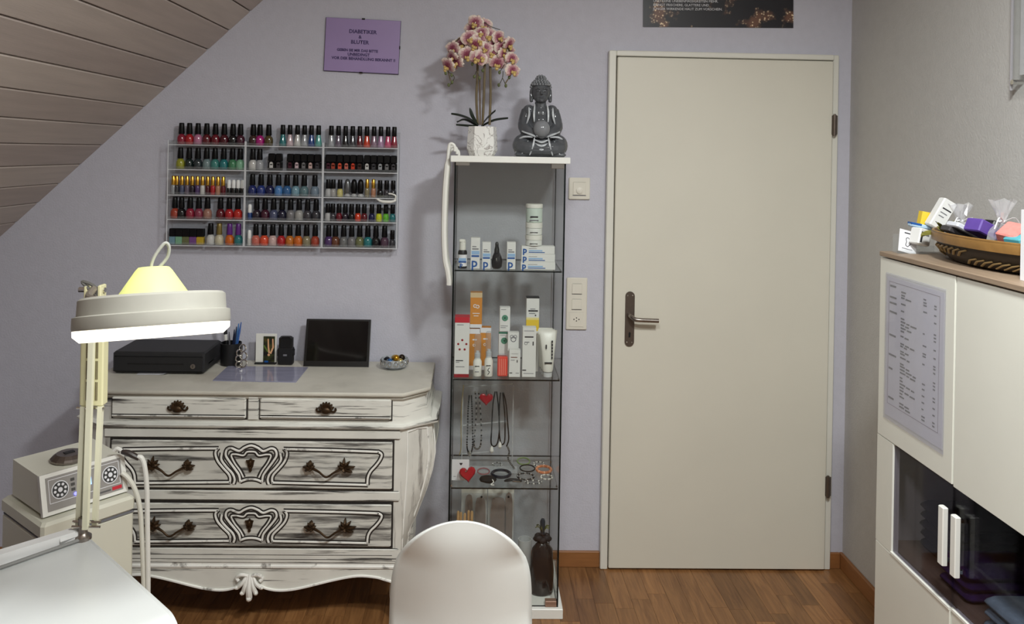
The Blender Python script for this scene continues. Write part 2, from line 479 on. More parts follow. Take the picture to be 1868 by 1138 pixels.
DPV = distressed('distressed_post_paint', (224, 222, 214), (82, 75, 70), .54, 3.0, (14, 14, 1.2), .22)
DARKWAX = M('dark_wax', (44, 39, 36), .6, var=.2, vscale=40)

YF = -.42
pc = aty(460, 900, YF); DXC = pc.x
TOPZ = aty(470, 712, YF).z
dr = thing('dresser', (DXC, -.22, 0), 'distressed cream painted wooden dresser with bronze pulls below the nail polish racks', 'dresser')
A_ = aty(735, 800, YF).x - DXC          # half width of flat front
CH = .073                               # corner chamfer
YBK = -.018
def zof(py, u=460): return aty(u, py, YF).z
def plan(o_f, o_s, half=None):
    """right half then mirrored: closed outline of the case at one height"""
    P1 = (A_, YF - o_f); P2 = (A_ + CH + o_s, YF + CH - o_f * .5); P3 = (A_ + CH + o_s, YBK)
    r = [P1, P2, P3]
    l = [(-x, y) for x, y in reversed(r)]
    return [(DXC + x, y) for x, y in r + l]
def loft(rings, cap=True):
    mb = MB(); n = len(rings[0][0]); vs = []; fs = []
    for pts, z in rings: vs += [(x, y, z) for x, y in pts]
    for i in range(len(rings) - 1):
        for k in range(n):
            l = (k + 1) % n
            fs.append([i * n + k, i * n + l, (i + 1) * n + l, (i + 1) * n + k])
    if cap:
        fs.append(list(range(n - 1, -1, -1))); fs.append([(len(rings) - 1) * n + k for k in range(n)])
    return mb.add(vs, fs)
ZL = zof(776)            # ledge under the small drawers
ZB = zof(1032)           # bottom of case
prof = [(ZB, -.058), (ZB + .03, -.060), (ZB + .09, -.048), (ZB + .16, -.022), (ZB + .23, .004), (ZB + .30, .024), (ZB + .36, .033), (ZB + .40, .032), (ZL - .02, .024), (ZL - .004, .020)]
loft([(plan(0, o_), z) for z, o_ in prof]).build('case', DPV, dr, True, True, 50)
loft([(plan(.002, .030 - .034 * min(1, max(0, (z - ZL) / (TOPZ - .035 - ZL))) ** .6), z) for z in [ZL + .008 + (TOPZ - .03 - ZL - .008) * i / 6 for i in range(7)]]).build('frieze', DP, dr, True, True, 50)
loft([(plan(.006, .034), ZL - .008), (plan(.016, .044), ZL - .003), (plan(.018, .046), ZL + .004), (plan(.008, .036), ZL + .010)]).build('ledge_moulding', DP, dr, True, True)
loft([(plan(.004, .002), TOPZ - .030), (plan(.010, .008), TOPZ - .022), (plan(.006, .004), TOPZ - .018), (plan(.016, .014), TOPZ - .014), (plan(.019, .017), TOPZ - .007), (plan(.016, .014), TOPZ)]).build('dresser_top', [DPT], dr, True, True, 50)
# corner post mouldings
for sgn in (-1, 1):
    mb = MB()
    for fr in (.16, .84):
        pts = []
        for z, o_ in prof[1:-1]:
            x1, y1 = A_, YF; x2, y2 = A_ + CH + o_, YF + CH
            nx_, ny_ = (y1 - y2), (x2 - x1); ln = math.hypot(nx_, ny_)
            px_, py_ = x1 + (x2 - x1) * fr - nx_ / ln * -.002, y1 + (y2 - y1) * fr - ny_ / ln * .002
            pts.append((DXC + sgn * px_, py_, z))
        if fr < .5: low = pts
        else: mb.tube(low + [(0, 0, 0)][:0], .0042, 6); mb.tube(pts, .0042, 6); mb.tube([low[-1], ((low[-1][0] + pts[-1][0]) / 2, (low[-1][1] + pts[-1][1]) / 2, low[-1][2] + .006), pts[-1]], .0042, 6)
    mb.build('post_moulding', DPM, dr, True, True)
# side mouldings on visible end of the case
for sgn in (-1, 1):
    mb = MB()
    for yy in (YF + CH + .03, YBK - .03):
        MB().tube([(DXC + sgn * (A_ + CH + o_ + .001), yy, z) for z, o_ in prof[1:-1]], .004, 6).build('side_moulding', DPM, dr, True, True)
# legs
for sgn in (-1, 1):
    for yy in (YF + .045, YBK - .04):
        x0 = DXC + sgn * (A_ - .012)
        mb = MB(); pts = [(x0, yy, ZB + .004), (x0 + sgn * .006, yy - .004, ZB - .05), (x0 - sgn * .006, yy + .002, ZB - .11), (x0 - sgn * .004, yy - .004, .03), (x0 + sgn * .016, yy - .016, .012), (x0 + sgn * .018, yy - .018, 0)]
        mb.tube(bez(pts, 5), [.040 - .022 * min(1, i / 14) for i in range(26)], 8)
        zmin = min(v.z for v in mb.v)
        for v in mb.v: v.z = max(v.z, 0)
        mb.build('leg', DP, dr, True, True)
# apron
ap = [(719, 1063), (700, 1057), (684, 1053), (653, 1051), (615, 1057), (557, 1071), (530, 1076), (506, 1077), (485, 1073), (472, 1066)]
def FX(px, py): p = aty(px, py, YF); return (p.x, p.z)
ctr = (DXC, zof(1060))
right = [FX(*p) for p in ap]
leftp = [(2 * DXC - x, z) for x, z in reversed(right)]
xr = DXC + A_
poly = [(xr, ZB + .002), (xr, right[0][1] - .01)] + right + [ctr] + leftp + [(2 * DXC - xr, right[0][1] - .01), (2 * DXC - xr, ZB + .002)]
mb = MB()
n = len(poly)
# build apron as strips so the concave outline is filled cleanly
low = [(xr, right[0][1] - .01)] + right + [ctr] + leftp + [(2 * DXC - xr, right[0][1] - .01)]
for y0, y1 in ((YF - .004, YF + .018),):
    vs = []; fs = []
    for x_, z_ in low: vs += [(x_, y0, z_), (x_, y0, ZB + .004), (x_, y1, z_), (x_, y1, ZB + .004)]
    for i in range(len(low) - 1):
        a0, b0 = i * 4, (i + 1) * 4
        fs += [[a0, b0, b0 + 1, a0 + 1], [a0 + 2, a0 + 3, b0 + 3, b0 + 2], [a0, a0 + 2, b0 + 2, b0], [a0 + 1, b0 + 1, b0 + 3, a0 + 3]]
    mb.add(vs, fs)
mb.build('apron', DP, dr, world=True)
MB().tube(bez([(x_, YF - .006, z_ + .004) for x_, z_ in low], 4), .0045, 6).build('apron_moulding', DPM, dr, True, True)
MB().box((DXC - A_, YF - .008, ZB - .006), (DXC + A_, YF + .004, ZB + .006), bev=.003).box((DXC - A_, YF - .0045, ZB + .006), (DXC + A_, YF + .004, ZB + .012)).build('base_moulding', DPM, dr, world=True)
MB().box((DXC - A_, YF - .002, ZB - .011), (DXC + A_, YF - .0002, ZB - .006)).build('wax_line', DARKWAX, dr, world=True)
# carved leaf at the middle of the apron
mb = MB()
zo = zof(1052)
for dx, dz, r0 in ((0, -.064, .011), (.022, -.046, .008), (-.022, -.046, .008), (.040, -.028, .007), (-.040, -.028, .007)):
    mb.tube(bez([(DXC + dx * .2, YF - .010, zo + .014), (DXC + dx * .6, YF - .020, zo + dz * .45), (DXC + dx, YF - .016, zo + dz), (DXC + dx * 1.15, YF - .028, zo + dz + .004)], 5), [r0 * .55, r0 * .6, r0 * .7, r0 * .8, r0 * .85, r0 * .9, r0 * .95, r0, r0, r0, r0, r0, r0 * .9, r0 * .8, r0 * .6, r0 * .4], 8)
for sg in (-1, 1):
    mb.tube(bez([(DXC + sg * .008, YF - .012, zo + .010), (DXC + sg * .028, YF - .018, zo + .016), (DXC + sg * .044, YF - .014, zo + .004), (DXC + sg * .036, YF - .018, zo - .006)], 5), .006, 8)
mb.build('carved_leaf', DPM, dr, True, True)

def bronze_pull(cx, cz, parent, y, outer=1):
    """leafy rococo pull: two acanthus ends joined by a swinging bar"""
    mb = MB(); w_ = .058
    mb.tube(bez([(cx - w_ * .9, y - .012, cz + .006), (cx - w_ * .45, y - .024, cz - .002), (cx, y - .028, cz - .018), (cx + w_ * .45, y - .024, cz - .004), (cx + w_ * .9, y - .012, cz + .006)], 6),
            [.0055, .0052, .005, .0048, .0045, .0042, .004, .0038, .0037, .0036, .0036, .0036, .0038, .0036, .0036, .0036, .0037, .0038, .004, .0042, .0045, .0048, .005, .0052, .0055], 7)
    for sg in (-1, 1):
        bx = cx + sg * w_
        mb.tube([(bx, y + .001, cz + .006), (bx, y - .014, cz + .006)], .006, 8)
        mb.ball((bx, y - .013, cz + .008), (.012, .008, .012), 10, 8)
        for an, ln in ((90, .027), (48, .023), (5, .030), (-30, .026), (130, .020), (165, .018), (-70, .015)):
            a2 = R(an); ln = ln * (1.25 if sg == outer else .85); ex = bx + sg * math.cos(a2) * ln; ez = cz + .008 + math.sin(a2) * ln
            mb.tube(bez([(bx, y - .010, cz + .008), ((bx + ex) / 2, y - .017, (cz + .008 + ez) / 2 + .002), (ex, y - .008, ez)], 3), [.006, .0095, .0115, .0110, .0088, .0055, .002], 6, flat=.55)
    return mb.build('drawer_pull', BRONZE, parent, True, True)
def escutcheon(cx, cz, parent, y):
    mb = MB()
    out = [(0, .024), (.005, .018), (.012, .016), (.011, .004), (.009, -.006), (.004, -.014), (.005, -.020), (0, -.024)]
    poly = out + [(-a_, b_) for a_, b_ in reversed(out[1:-1])]
    mb.prism([(cx + a_, cz + b_) for a_, b_ in poly], y - .005, y + .001, 'xz')
    mb.ball((cx, y - .006, cz + .006), (.006, .004, .010), 8, 6); mb.ball((cx, y - .006, cz - .012), (.004, .003, .006), 8, 6)
    for sg in (-1, 1): mb.tube(bez([(cx + sg * .004, y - .006, cz + .002), (cx + sg * .010, y - .007, cz + .010), (cx + sg * .013, y - .006, cz + .018)], 3), .0025, 6)
    return mb.build('escutcheon', BRONZE, parent, True, True)
def shell_pull(cx, cz, parent, y):
    mb = MB()
    for i in range(7):
        an = R(20 + i * 140 / 6)
        mb.tube([(cx, y - .006, cz - .006), (cx + math.cos(an) * .020, y - .012, cz - .004 + math.sin(an) * .022), (cx + math.cos(an) * .027, y - .004, cz - .004 + math.sin(an) * .027)], [.006, .0065, .003], 6)
    mb.ball((cx, y - .010, cz - .004), (.020, .010, .013), 12, 8)
    for sg in (-1, 1): mb.tube(bez([(cx + sg * .016, y - .004, cz - .008), (cx + sg * .026, y - .006, cz - .010), (cx + sg * .033, y - .005, cz - .004), (cx + sg * .031, y - .006, cz + .003)], 4), .0035, 6)
    return mb.build('drawer_pull', BRONZE, parent, True, True)

# small drawers
for x0, x1, hxp in ((205, 452, 328), (474, 716, 597)):
    p0 = FX(x0, 722); p1 = FX(x1, 765)
    z0, z1 = zof(764), zof(722)
    yy = YF - .002
    MB().box((p0[0], yy - .0035, z0), (p1[0], yy + .001, z1)).build('wax_gap', DARKWAX, dr, world=True)
    d = MB().box((p0[0] + .004, yy - .013, z0 + .004), (p1[0] - .004, yy, z1 - .004), bev=.004).build('small_drawer', DP, dr, world=True)
    mb = MB().box((p0[0] + .006, yy - .0165, z0 + .010), (p1[0] - .006, yy - .012, z0 + .016), bev=.002)
    mb.build('drawer_moulding', DPM, d, world=True)
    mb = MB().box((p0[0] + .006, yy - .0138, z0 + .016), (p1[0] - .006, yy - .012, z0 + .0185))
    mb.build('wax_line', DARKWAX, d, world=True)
    hx_ = FX(hxp, 741)[0]
    shell_pull(hx_, zof(741), d, yy - .013)
# large drawers
def px_curve(pts, y, dx=0, dy=0, n=6):
    return bez([Vector((FX(a_ + dx, b_ + dy)[0], y, FX(460, b_ + dy)[1])) for a_, b_ in pts], n)
CTR_L = [(440, 876), (438, 864), (430, 852), (421, 840), (414, 828), (416, 818), (424, 815), (438, 820), (448, 814), (460, 810)]
IN_L = [(446, 868), (440, 856), (430, 842), (424, 828), (432, 826), (446, 828), (452, 822), (460, 821)]
PAN_R = [(690, 819), (697, 824), (694, 834), (686, 845), (677, 855), (672, 866), (671, 880)]
PAN_S = [(520, 815), (525, 824), (521, 838), (511, 851), (501, 862), (498, 870), (499, 879)]
def mir(p): return [(920 - a_, b_) for a_, b_ in p]
for dy, top, bot in ((0, 799, 892), (108, 913, 997)):
    xa, xb = FX(201, 850)[0], FX(719, 850)[0]
    z1, z0 = zof(top), zof(bot)
    MB().box((xa, YF - .003, z0), (xb, YF + .001, z1)).build('wax_gap', DARKWAX, dr, world=True)
    d = MB().box((xa + .006, YF - .012, z0 + .006), (xb - .006, YF, z1 - .006), bev=.004).build('large_drawer', DPD, dr, world=True)
    yy = YF - .012
    sc_ = 1.0 if dy == 0 else .93
    def yv(b_): return 799 + (b_ - 799) if dy == 0 else 913 + (b_ - 799) * .90
    def S(p): return [(a_, yv(b_)) for a_, b_ in p]
    def run(p, r_, yo=0.0, n=5): return bez([Vector((FX(a_, b_)[0], yy - yo, FX(460, b_)[1])) for a_, b_ in S(p)], n)
    paths = []
    paths.append(CTR_L + mir(CTR_L)[::-1][1:])
    paths.append([(440, 876), (450, 872), (460, 871), (470, 872), (480, 876)])
    paths.append(IN_L + mir(IN_L)[::-1][1:])
    rp = PAN_R[::-1] + [(688, 818)]
    paths.append(PAN_R); paths.append(PAN_S); paths.append([(519, 816), (560, 816.5), (620, 817.5), (692, 819.5)]); paths.append([(498, 877), (560, 878), (620, 879), (672, 880)])
    paths.append([(505 + 8, 824), (514, 836), (505, 849), (494, 861), (490, 872), (492, 880)])
    for q_ in (PAN_R, PAN_S, [(519, 816), (560, 816.5), (620, 817.5), (692, 819.5)], [(498, 877), (560, 878), (620, 879), (672, 880)], [(505 + 8, 824), (514, 836), (505, 849), (494, 861), (490, 872), (492, 880)]):
        paths.append(mir(q_))
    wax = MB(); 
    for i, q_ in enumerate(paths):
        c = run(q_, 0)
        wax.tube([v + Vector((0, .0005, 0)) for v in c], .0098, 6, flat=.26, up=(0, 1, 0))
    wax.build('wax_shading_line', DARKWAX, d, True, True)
    for i, q_ in enumerate(paths):
        c = run(q_, 0)
        MB().tube(c, .0046 if i != 2 else .0036, 6).build('carved_moulding', DPM, d, True, True)
    # raised cartouche cushion
    for hxp in (315, 599):
        bronze_pull(FX(hxp + (4 if dy else 0), 850)[0], FX(460, yv(851))[1], d, yy, -1 if hxp < 400 else 1)
    escutcheon(FX(459, 850)[0], FX(460, yv(845))[1], d, yy)
# rails between drawers
for a0, b0 in ((782, 799), (893, 912), (998, 1026)):
    MB().box((DXC - A_ + .008, YF - .006, zof(b0) + .001), (DXC + A_ - .008, YF + .002, zof(a0) - .001), bev=.003).build('rail', DP, dr, world=True)
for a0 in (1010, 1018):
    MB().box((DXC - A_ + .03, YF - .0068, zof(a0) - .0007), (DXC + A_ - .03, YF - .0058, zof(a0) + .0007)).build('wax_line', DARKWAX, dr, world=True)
# centre stile between small drawers
MB().box((FX(454, 740)[0], YF - .010, zof(764)), (FX(472, 740)[0], YF, zof(722)), bev=.002).build('stile', DP, dr, world=True)

# ------------------------------------------------------------------ things on the dresser
def top_at(px, py): return atz(px, py, TOPZ)
# cash drawer
p_fl, p_fr, p_br = top_at(205, 682), top_at(372, 684), top_at(417, 650)
cd = thing('cash_drawer', ((p_fl.x + p_fr.x) / 2, p_fl.y + .12, TOPZ), 'black metal cash drawer box on the left of the dresser top', 'cash drawer')
hgt = .082
x0, x1 = p_fl.x, p_fr.x
y0 = p_fl.y; y1 = y0 + .29
if y1 > -.03: y1 = -.03
MB().box((x0, y0, TOPZ + .004), (x1, y1, TOPZ + hgt), bev=.006).build('body', M('black_textured_metal', (34, 34, 36), .55, bump=.2, bscale=400), cd, world=True)
for a_ in (x0 + .03, x1 - .03):
    for b_ in (y0 + .03, y1 - .03): MB().lathe([(.012, TOPZ), (.012, TOPZ + .006)], 10, Matrix.Translation((a_, b_, 0))).build('foot', BLACK, cd, world=True)
MB().box((x0 + .004, y0 - .003, TOPZ + .010), (x1 - .004, y0 + .004, TOPZ + .066), bev=.003).build('drawer_front', M('black_drawer_front', (28, 28, 30), .45), cd, world=True)
MB().box((x0 + .055, y0 - .0036, TOPZ + .037), (x1 - .075, y0 - .002, TOPZ + .041)).build('media_slot', GLOSSBLACK, cd, world=True)
lk = Matrix.Translation((x1 - .040, y0 - .003, TOPZ + .032)) @ Matrix.Rotation(PI / 2, 4, 'X')
MB().lathe([(.009, 0), (.009, .003), (.006, .004)], 16, lk).build('lock', STEEL, cd, True, True)
MB().box((x1 - .041, y0 - .0078, TOPZ + .028), (x1 - .039, y0 - .0068, TOPZ + .036)).build('keyhole', BLACK, cd, world=True)
MB().box((x1 - .0005, y0 + .05, TOPZ + .028), (x1 + .0006, y1 - .05, TOPZ + .032)).build('side_slot', GLOSSBLACK, cd, world=True)
# paper slip poking from below
pa = top_at(330, 684)
mb = MB(); vs = []
for i in range(8):
    xx = x0 + .09 + i * .016; zz = TOPZ + .0012 + (.006 * max(0, (i - 5) / 2) ** 2)
    vs.append((Vector((xx, y0 - .010 - .002 * math.sin(i * 1.3), zz)), Vector((xx, y0 + .03, TOPZ + .0012))))
mb.strip([v[0] for v in vs], [v[1] for v in vs])
tag(mb.build('paper_slip', PAPER), 'white paper slip poking out from under the cash drawer', 'paper')
# glass mat
q = [top_at(416, 669), top_at(562, 671), top_at(540, 698), top_at(388, 695)]
mb = MB().prism([(p.x, p.y) for p in q], TOPZ + .0003, TOPZ + .0033, 'xy')
tag(mb.build('desk_mat', M('lavender_grey_mat', (150, 150, 172), .12, var=.18, vscale=5, stretch=(1, 8, 1))), 'thin shiny lavender grey mat lying on the dresser top', 'mat')
# pen cup and pens
pcup = top_at(432, 655); pcup = Vector((pcup.x, -.085, TOPZ))
ct = thing('pen_cup', pcup, 'black plastic pen cup beside the cash drawer', 'pen cup')
MB().lathe([(.034, 0), (.038, .003), (.040, .085), (.0375, .085), (.035, .006), (.004, .005)], 24).build('cup', BLACK, ct, True)
pens = [(-.020, .004, -.12, .02, .155, (24, 24, 26), 'thick black felt marker with white band in the pen cup', .0065),
        (.004, .010, .05, .05, .125, (40, 50, 80), 'short dark blue pen in the pen cup', .0035),
        (.014, -.004, .10, -.02, .140, (36, 44, 70), 'navy ballpoint pen in the pen cup', .0035),
        (.022, .004, .10, .03, .150, (80, 130, 190), 'light blue ballpoint pen in the pen cup', .0042),
        (.026, -.006, .16, .0, .158, (60, 100, 170), 'tall blue pencil at the right of the pen cup', .0035),
        (-.002, -.012, -.04, -.03, .120, (90, 90, 96), 'grey pencil in the middle of the pen cup', .0032)]
for dx, dy, tx, ty, L, c, lb, r_ in pens:
    bpos = pcup + Vector((dx * .5, dy * .5, .008))
    d_ = Vector((tx, ty, 1)).normalized()
    t = thing('pen', bpos, lb, 'pen', 'pens in the black cup')
    MB().tube([(0, 0, 0), d_ * L * .72], r_, 8).build('barrel', M('pen_%d_%d_%d' % c, c, .35), t, True)
    MB().tube([d_ * L * .70, d_ * L * .75, d_ * L], [r_ * 1.12, r_ * 1.12, r_ * (.5 if r_ < .006 else 1.0)], 8).build('cap', M('pen_%d_%d_%d' % c, c, .35) if r_ < .006 else BLACK, t, True)
    if r_ > .006: MB().tube([d_ * L * .55, d_ * L * .70], r_ * 1.06, 8).build('band', WHITEP, t, True)
# silver ring ornament
po = top_at(457, 656)
rt = thing('ring_ornament', (po.x, -.135, TOPZ), 'silver ornament of stacked open rings in front of the pen cup', 'ornament')
mb = MB(); 
def ring(c, r_, w_, nrm_, n=18):
    n_ = Vector(nrm_).normalized(); a_ = n_.orthogonal().normalized(); b_ = n_.cross(a_)
    return [Vector(c) + a_ * (r_ * math.cos(2 * PI * i / n)) + b_ * (r_ * math.sin(2 * PI * i / n)) for i in range(n)]
for i, (dx, z_, r_) in enumerate([(-.010, .014, .0115), (.008, .018, .0135), (-.011, .036, .0115), (.007, .046, .0145), (-.008, .058, .0115), (.003, .076, .0135)]):
    MB().tube(ring((dx, -.002 * (i % 2), z_), r_, 0, (0.25 * (-1) ** i, -1, .2)), .0028, 8, True).build('ring', CHROME, rt, True)
MB().tube([(0, .004, 0), (0, .006, .085)], .002, 6).build('spine', CHROME, rt, True)
MB().lathe([(.016, 0), (.016, .003), (.004, .004)], 16).build('base', CHROME, rt, True)
# card holder with picture
ph0, ph1 = aty(465, 650, -.075), aty(504, 610, -.075)
hd = thing('card_holder', ((ph0.x + ph1.x) / 2, -.07, TOPZ), 'white card stand holding a small dark foot care picture card', 'card holder')
W_ = ph1.x - ph0.x; H_ = ph1.z - TOPZ
MB().box((-W_ / 2, .004, 0), (W_ / 2, .010, H_), bev=.001).build('stand_back', WHITEP, hd)
MB().box((-W_ / 2, -.012, 0), (W_ / 2, .010, .006), bev=.001).build('stand_foot', BLACK, hd)
def picture_mat():
    m = bpy.data.materials.new('picture_print'); m.use_nodes = True; nt = m.node_tree; b = nt.nodes['Principled BSDF']
    tc = nt.nodes.new('ShaderNodeTexCoord')
    n = nt.nodes.new('ShaderNodeTexNoise'); n.inputs['Scale'].default_value = 38; n.inputs['Detail'].default_value = 3
    nt.links.new(tc.outputs['Object'], n.inputs['Vector'])
    r = nt.nodes.new('ShaderNodeValToRGB'); e = r.color_ramp.elements
    e[0].position = .42; e[0].color = lin((20, 16, 14)); e[1].position = .75; e[1].color = lin((120, 60, 30))
    x_ = e.new(.58); x_.color = lin((60, 66, 30))
    nt.links.new(n.outputs['Fac'], r.inputs[0]); nt.links.new(r.outputs[0], b.inputs['Base Color']); b.inputs['Roughness'].default_value = .3
    return m
pic = MB().box((-W_ * .12, .001, .008), (W_ * .42, .0038, H_ * .92)).build('picture_card', picture_mat(), hd)
SKIN = M('print_skin', (226, 172, 130), .4)
for a_, b_, c_, e_ in ((.10, .84, .16, .36), (.32, .84, .22, .34)):
    MB().tube([(W_ * a_, .0006, H_ * b_), (W_ * (a_ + .02), .0006, H_ * .55), (W_ * c_, .0006, H_ * e_)], [.0028, .0034, .0040], 6, flat=.12, up=(0, 1, 0)).build('printed_foot', SKIN, pic, True)
MB().ball((W_ * .14, .0006, H_ * .30), (.005, .0004, .005), 8, 6).build('printed_foot', SKIN, pic, True)
MB().tube([(-W_ * .10, .0006, H_ * .62), (W_ * .10, .0006, H_ * .40)], .003, 6, flat=.12, up=(0, 1, 0)).build('printed_leaf', M('print_green', (96, 120, 50), .4), pic)
MB().box((-W_ * .06, -.0008, .004), (W_ * .12, .002, .012)).build('blue_clip', BLUEINK, hd)
# black self-inking stamp
ps0, ps1 = aty(507, 649, -.075), aty(537, 613, -.075)
st = thing('ink_stamp', ((ps0.x + ps1.x) / 2, -.075, TOPZ), 'black self inking stamp between the card stand and the tablet', 'stamp')
W2 = (ps1.x - ps0.x) / 2; H2 = ps1.z - TOPZ
MB().box((-W2 * .92, -.016, 0), (W2 * .92, .018, H2 * .62), bev=.004).build('stamp_base', BLACK, st)
MB().box((-W2 * .86, -.014, H2 * .55), (W2 * .86, .016, H2), bev=.007).build('stamp_cap', M('stamp_cap_black', (18, 18, 20), .25), st)
for sg in (-1, 1): MB().box((sg * W2 * .94 - .003, -.010, H2 * .30), (sg * W2 * .94 + .003, .012, H2 * .55), bev=.002).build('side_grip', BLACK, st)
MB().box((-.007, -.0168, H2 * .33), (.007, -.0155, H2 * .39)).build('logo_bar', GREYINK, st)
# tablet / monitor leaning against the wall
tb0, tb1 = aty(553, 660, -.105), aty(673, 582, -.045)
tw = (aty(673, 660, -.105).x - tb0.x); tz = top_at(553, 660)
tab = thing('tablet_screen', (tb0.x + tw / 2, -.105, TOPZ), 'black tablet screen leaning against the wall on the dresser', 'tablet')
th_ = (aty(560, 581, -.055).z - TOPZ)
ang = math.atan2(.050, th_); Lh = math.hypot(.050, th_)
TM = Matrix.Rotation(-ang, 4, 'X')
mb = MB().box((-tw / 2, 0, 0), (tw / 2, .009, Lh), bev=.002).xf(TM); mb.build('case', M('tablet_edge', (150, 150, 154), .3, .6), tab)
MB().box((-tw / 2 + .0015, -.0012, .0015), (tw / 2 - .0015, .002, Lh - .0015)).xf(TM).build('bezel', M('bezel_black', (14, 14, 15), .3), tab)
MB().box((-tw / 2 + .010, -.0020, .022), (tw / 2 - .010, -.0008, Lh - .008)).xf(TM).build('screen', M('dark_screen', (6, 6, 8), .06), tab)
# candle bowl with ornaments
pb = top_at(719, 672)
bw = thing('glass_bowl', (pb.x, pb.y + .004, TOPZ), 'small cut glass bowl holding coloured beads on the right of the dresser', 'bowl')
CUT = clear('cut_glass', (236, 240, 242), .35, .22, (240, 242, 245))
MB().lathe([(.006, .004), (.034, .006), (.050, .012), (.052, .040), (.050, .040), (.047, .014), (.030, .009), (.004, .008)], 20, cap=False).build('bowl', CUT, bw, False)
MB().lathe([(.030, 0), (.030, .004), (.010, .0055)], 20).build('foot', CUT, bw)
for i in range(14):
    a_ = 2 * PI * i / 14
    MB().tube(ring((.053 * math.cos(a_), .053 * math.sin(a_), .027), .0085, 0, (math.cos(a_), math.sin(a_), 0), 10), .0017, 5, True).build('cut_oval', CHROME, bw, True)
for i, (dx, dy, dz, r_, c, nm) in enumerate([(-.028, .0, .030, .014, (40, 44, 52), 'black'), (-.014, -.022, .030, .013, (70, 120, 180), 'blue'), (.0, .016, .034, .014, (200, 170, 90), 'pale gold'),
        (.008, -.012, .042, .013, (190, 140, 40), 'gold'), (.028, .004, .040, .013, (60, 50, 40), 'dark brown'), (.024, -.022, .032, .012, (214, 190, 120), 'champagne'), (-.002, -.030, .026, .011, (210, 214, 220), 'silver')]):
    b = MB().ball((0, 0, 0), r_, 14, 10).build('bauble', M('bauble_%s' % nm, c, .15, .7), None, True)
    b.location = (pb.x + dx, pb.y + .004 + dy, TOPZ + dz); tag(b, '%s shiny bauble lying in the cut glass bowl on the dresser' % nm, 'bauble', 'baubles in the glass bowl')

# ------------------------------------------------------------------ wall sign and poster
q0, q1, q2 = aty(593, 31, -.012), aty(730, 38, -.012), aty(591, 129, -.012)
SW, SH = (q1 - q0).length, (q2 - q0).length
sg = thing('notice_sign', ((q1.x + q2.x) / 2, -.004, (q1.z + q2.z) / 2), 'purple German notice about diabetics behind clip frame glass on the back wall', 'sign')
PURP = M('purple_paper', (162, 141, 188), .32, var=.04, vscale=6)
rotS = Matrix.Rotation(math.atan2(-(q1.z - q0.z), q1.x - q0.x), 4, 'Y')
MB().box((-SW / 2, -.004, -SH / 2), (SW / 2, .003, SH / 2)).xf(rotS).build('backing', M('sign_backing', (52, 46, 74), .6), sg)
MB().box((-SW / 2 + .002, -.0062, -SH / 2 + .002), (SW / 2 - .001, -.0042, SH / 2 - .001)).xf(rotS).build('purple_sheet', PURP, sg)
for dx, dz, a_, b_ in ((0, SH / 2, .006, .003), (SW / 2, 0, .002, .006), (0, -SH / 2, .006, .003)):
    MB().box((dx - a_, -.0075, dz - b_), (dx + a_, .002, dz + b_)).xf(rotS).build('clip', GLOSSBLACK, sg)
SINK = M('sign_ink', (62, 44, 96), .6)
for body, size, dx, dz in (('DIABETIKER', .0205, 0, .055), ('&', .018, -.010, .034), ('BLUTER', .0205, -.010, .013), ('GEBEN SIE MIR DAS BITTE', .0142, -.018, -.020), ('UNBEDINGT', .0155, -.012, -.036), ('VOR DER BEHANDLUNG BEKANNT !!', .0150, .008, -.053)):
    text(body, size, SINK, rotS @ Matrix.Translation((dx, -.0068, dz)) @ FRONT, sg, bold=.0006)
MB().box((-.056, -.0068, -.0446), (.032, -.0063, -.0438)).xf(rotS).build('underline', SINK, sg)

p0, p1 = aty(1173, 49, -.003), aty(1447, 51, -.003)
PWD = p1.x - p0.x
pt = thing('poster', (p0.x + PWD / 2, -.0045, (p0.z + p1.z) / 2), 'dark poster with gold glitter hanging above the door', 'poster')
def glitter():
    m = bpy.data.materials.new('glitter_print'); m.use_nodes = True; nt = m.node_tree; b = nt.nodes['Principled BSDF']
    tc = nt.nodes.new('ShaderNodeTexCoord')
    vo = nt.nodes.new('ShaderNodeTexVoronoi'); vo.inputs['Scale'].default_value = 95
    nt.links.new(tc.outputs['Object'], vo.inputs['Vector'])
    rv = nt.nodes.new('ShaderNodeValToRGB'); rv.color_ramp.elements[0].position = .22; rv.color_ramp.elements[0].color = (1, 1, 1, 1); rv.color_ramp.elements[1].position = .42; rv.color_ramp.elements[1].color = (0, 0, 0, 1)
    nt.links.new(vo.outputs['Distance'], rv.inputs[0])
    n = nt.nodes.new('ShaderNodeTexNoise'); n.inputs['Scale'].default_value = 11; n.inputs['Detail'].default_value = 3
    nt.links.new(tc.outputs['Object'], n.inputs['Vector'])
    rn = nt.nodes.new('ShaderNodeValToRGB'); rn.color_ramp.elements[0].position = .54; rn.color_ramp.elements[0].color = (0, 0, 0, 1); rn.color_ramp.elements[1].position = .66; rn.color_ramp.elements[1].color = (1, 1, 1, 1)
    nt.links.new(n.outputs['Fac'], rn.inputs[0])
    mu = nt.nodes.new('ShaderNodeMath'); mu.operation = 'MULTIPLY'
    nt.links.new(rv.outputs[0], mu.inputs[0]); nt.links.new(rn.outputs[0], mu.inputs[1])
    base = nt.nodes.new('ShaderNodeMix'); base.data_type = 'RGBA'; base.inputs[6].default_value = lin((32, 30, 36)); base.inputs[7].default_value = lin((112, 78, 62))
    nt.links.new(rn.outputs[0], base.inputs[0])
    mx = nt.nodes.new('ShaderNodeMix'); mx.data_type = 'RGBA'; mx.inputs[7].default_value = lin((250, 224, 186))
    nt.links.new(base.outputs[2], mx.inputs[6]); nt.links.new(mu.outputs[0], mx.inputs[0]); nt.links.new(mx.outputs[2], b.inputs['Base Color'])
    b.inputs['Roughness'].default_value = .35
    return m
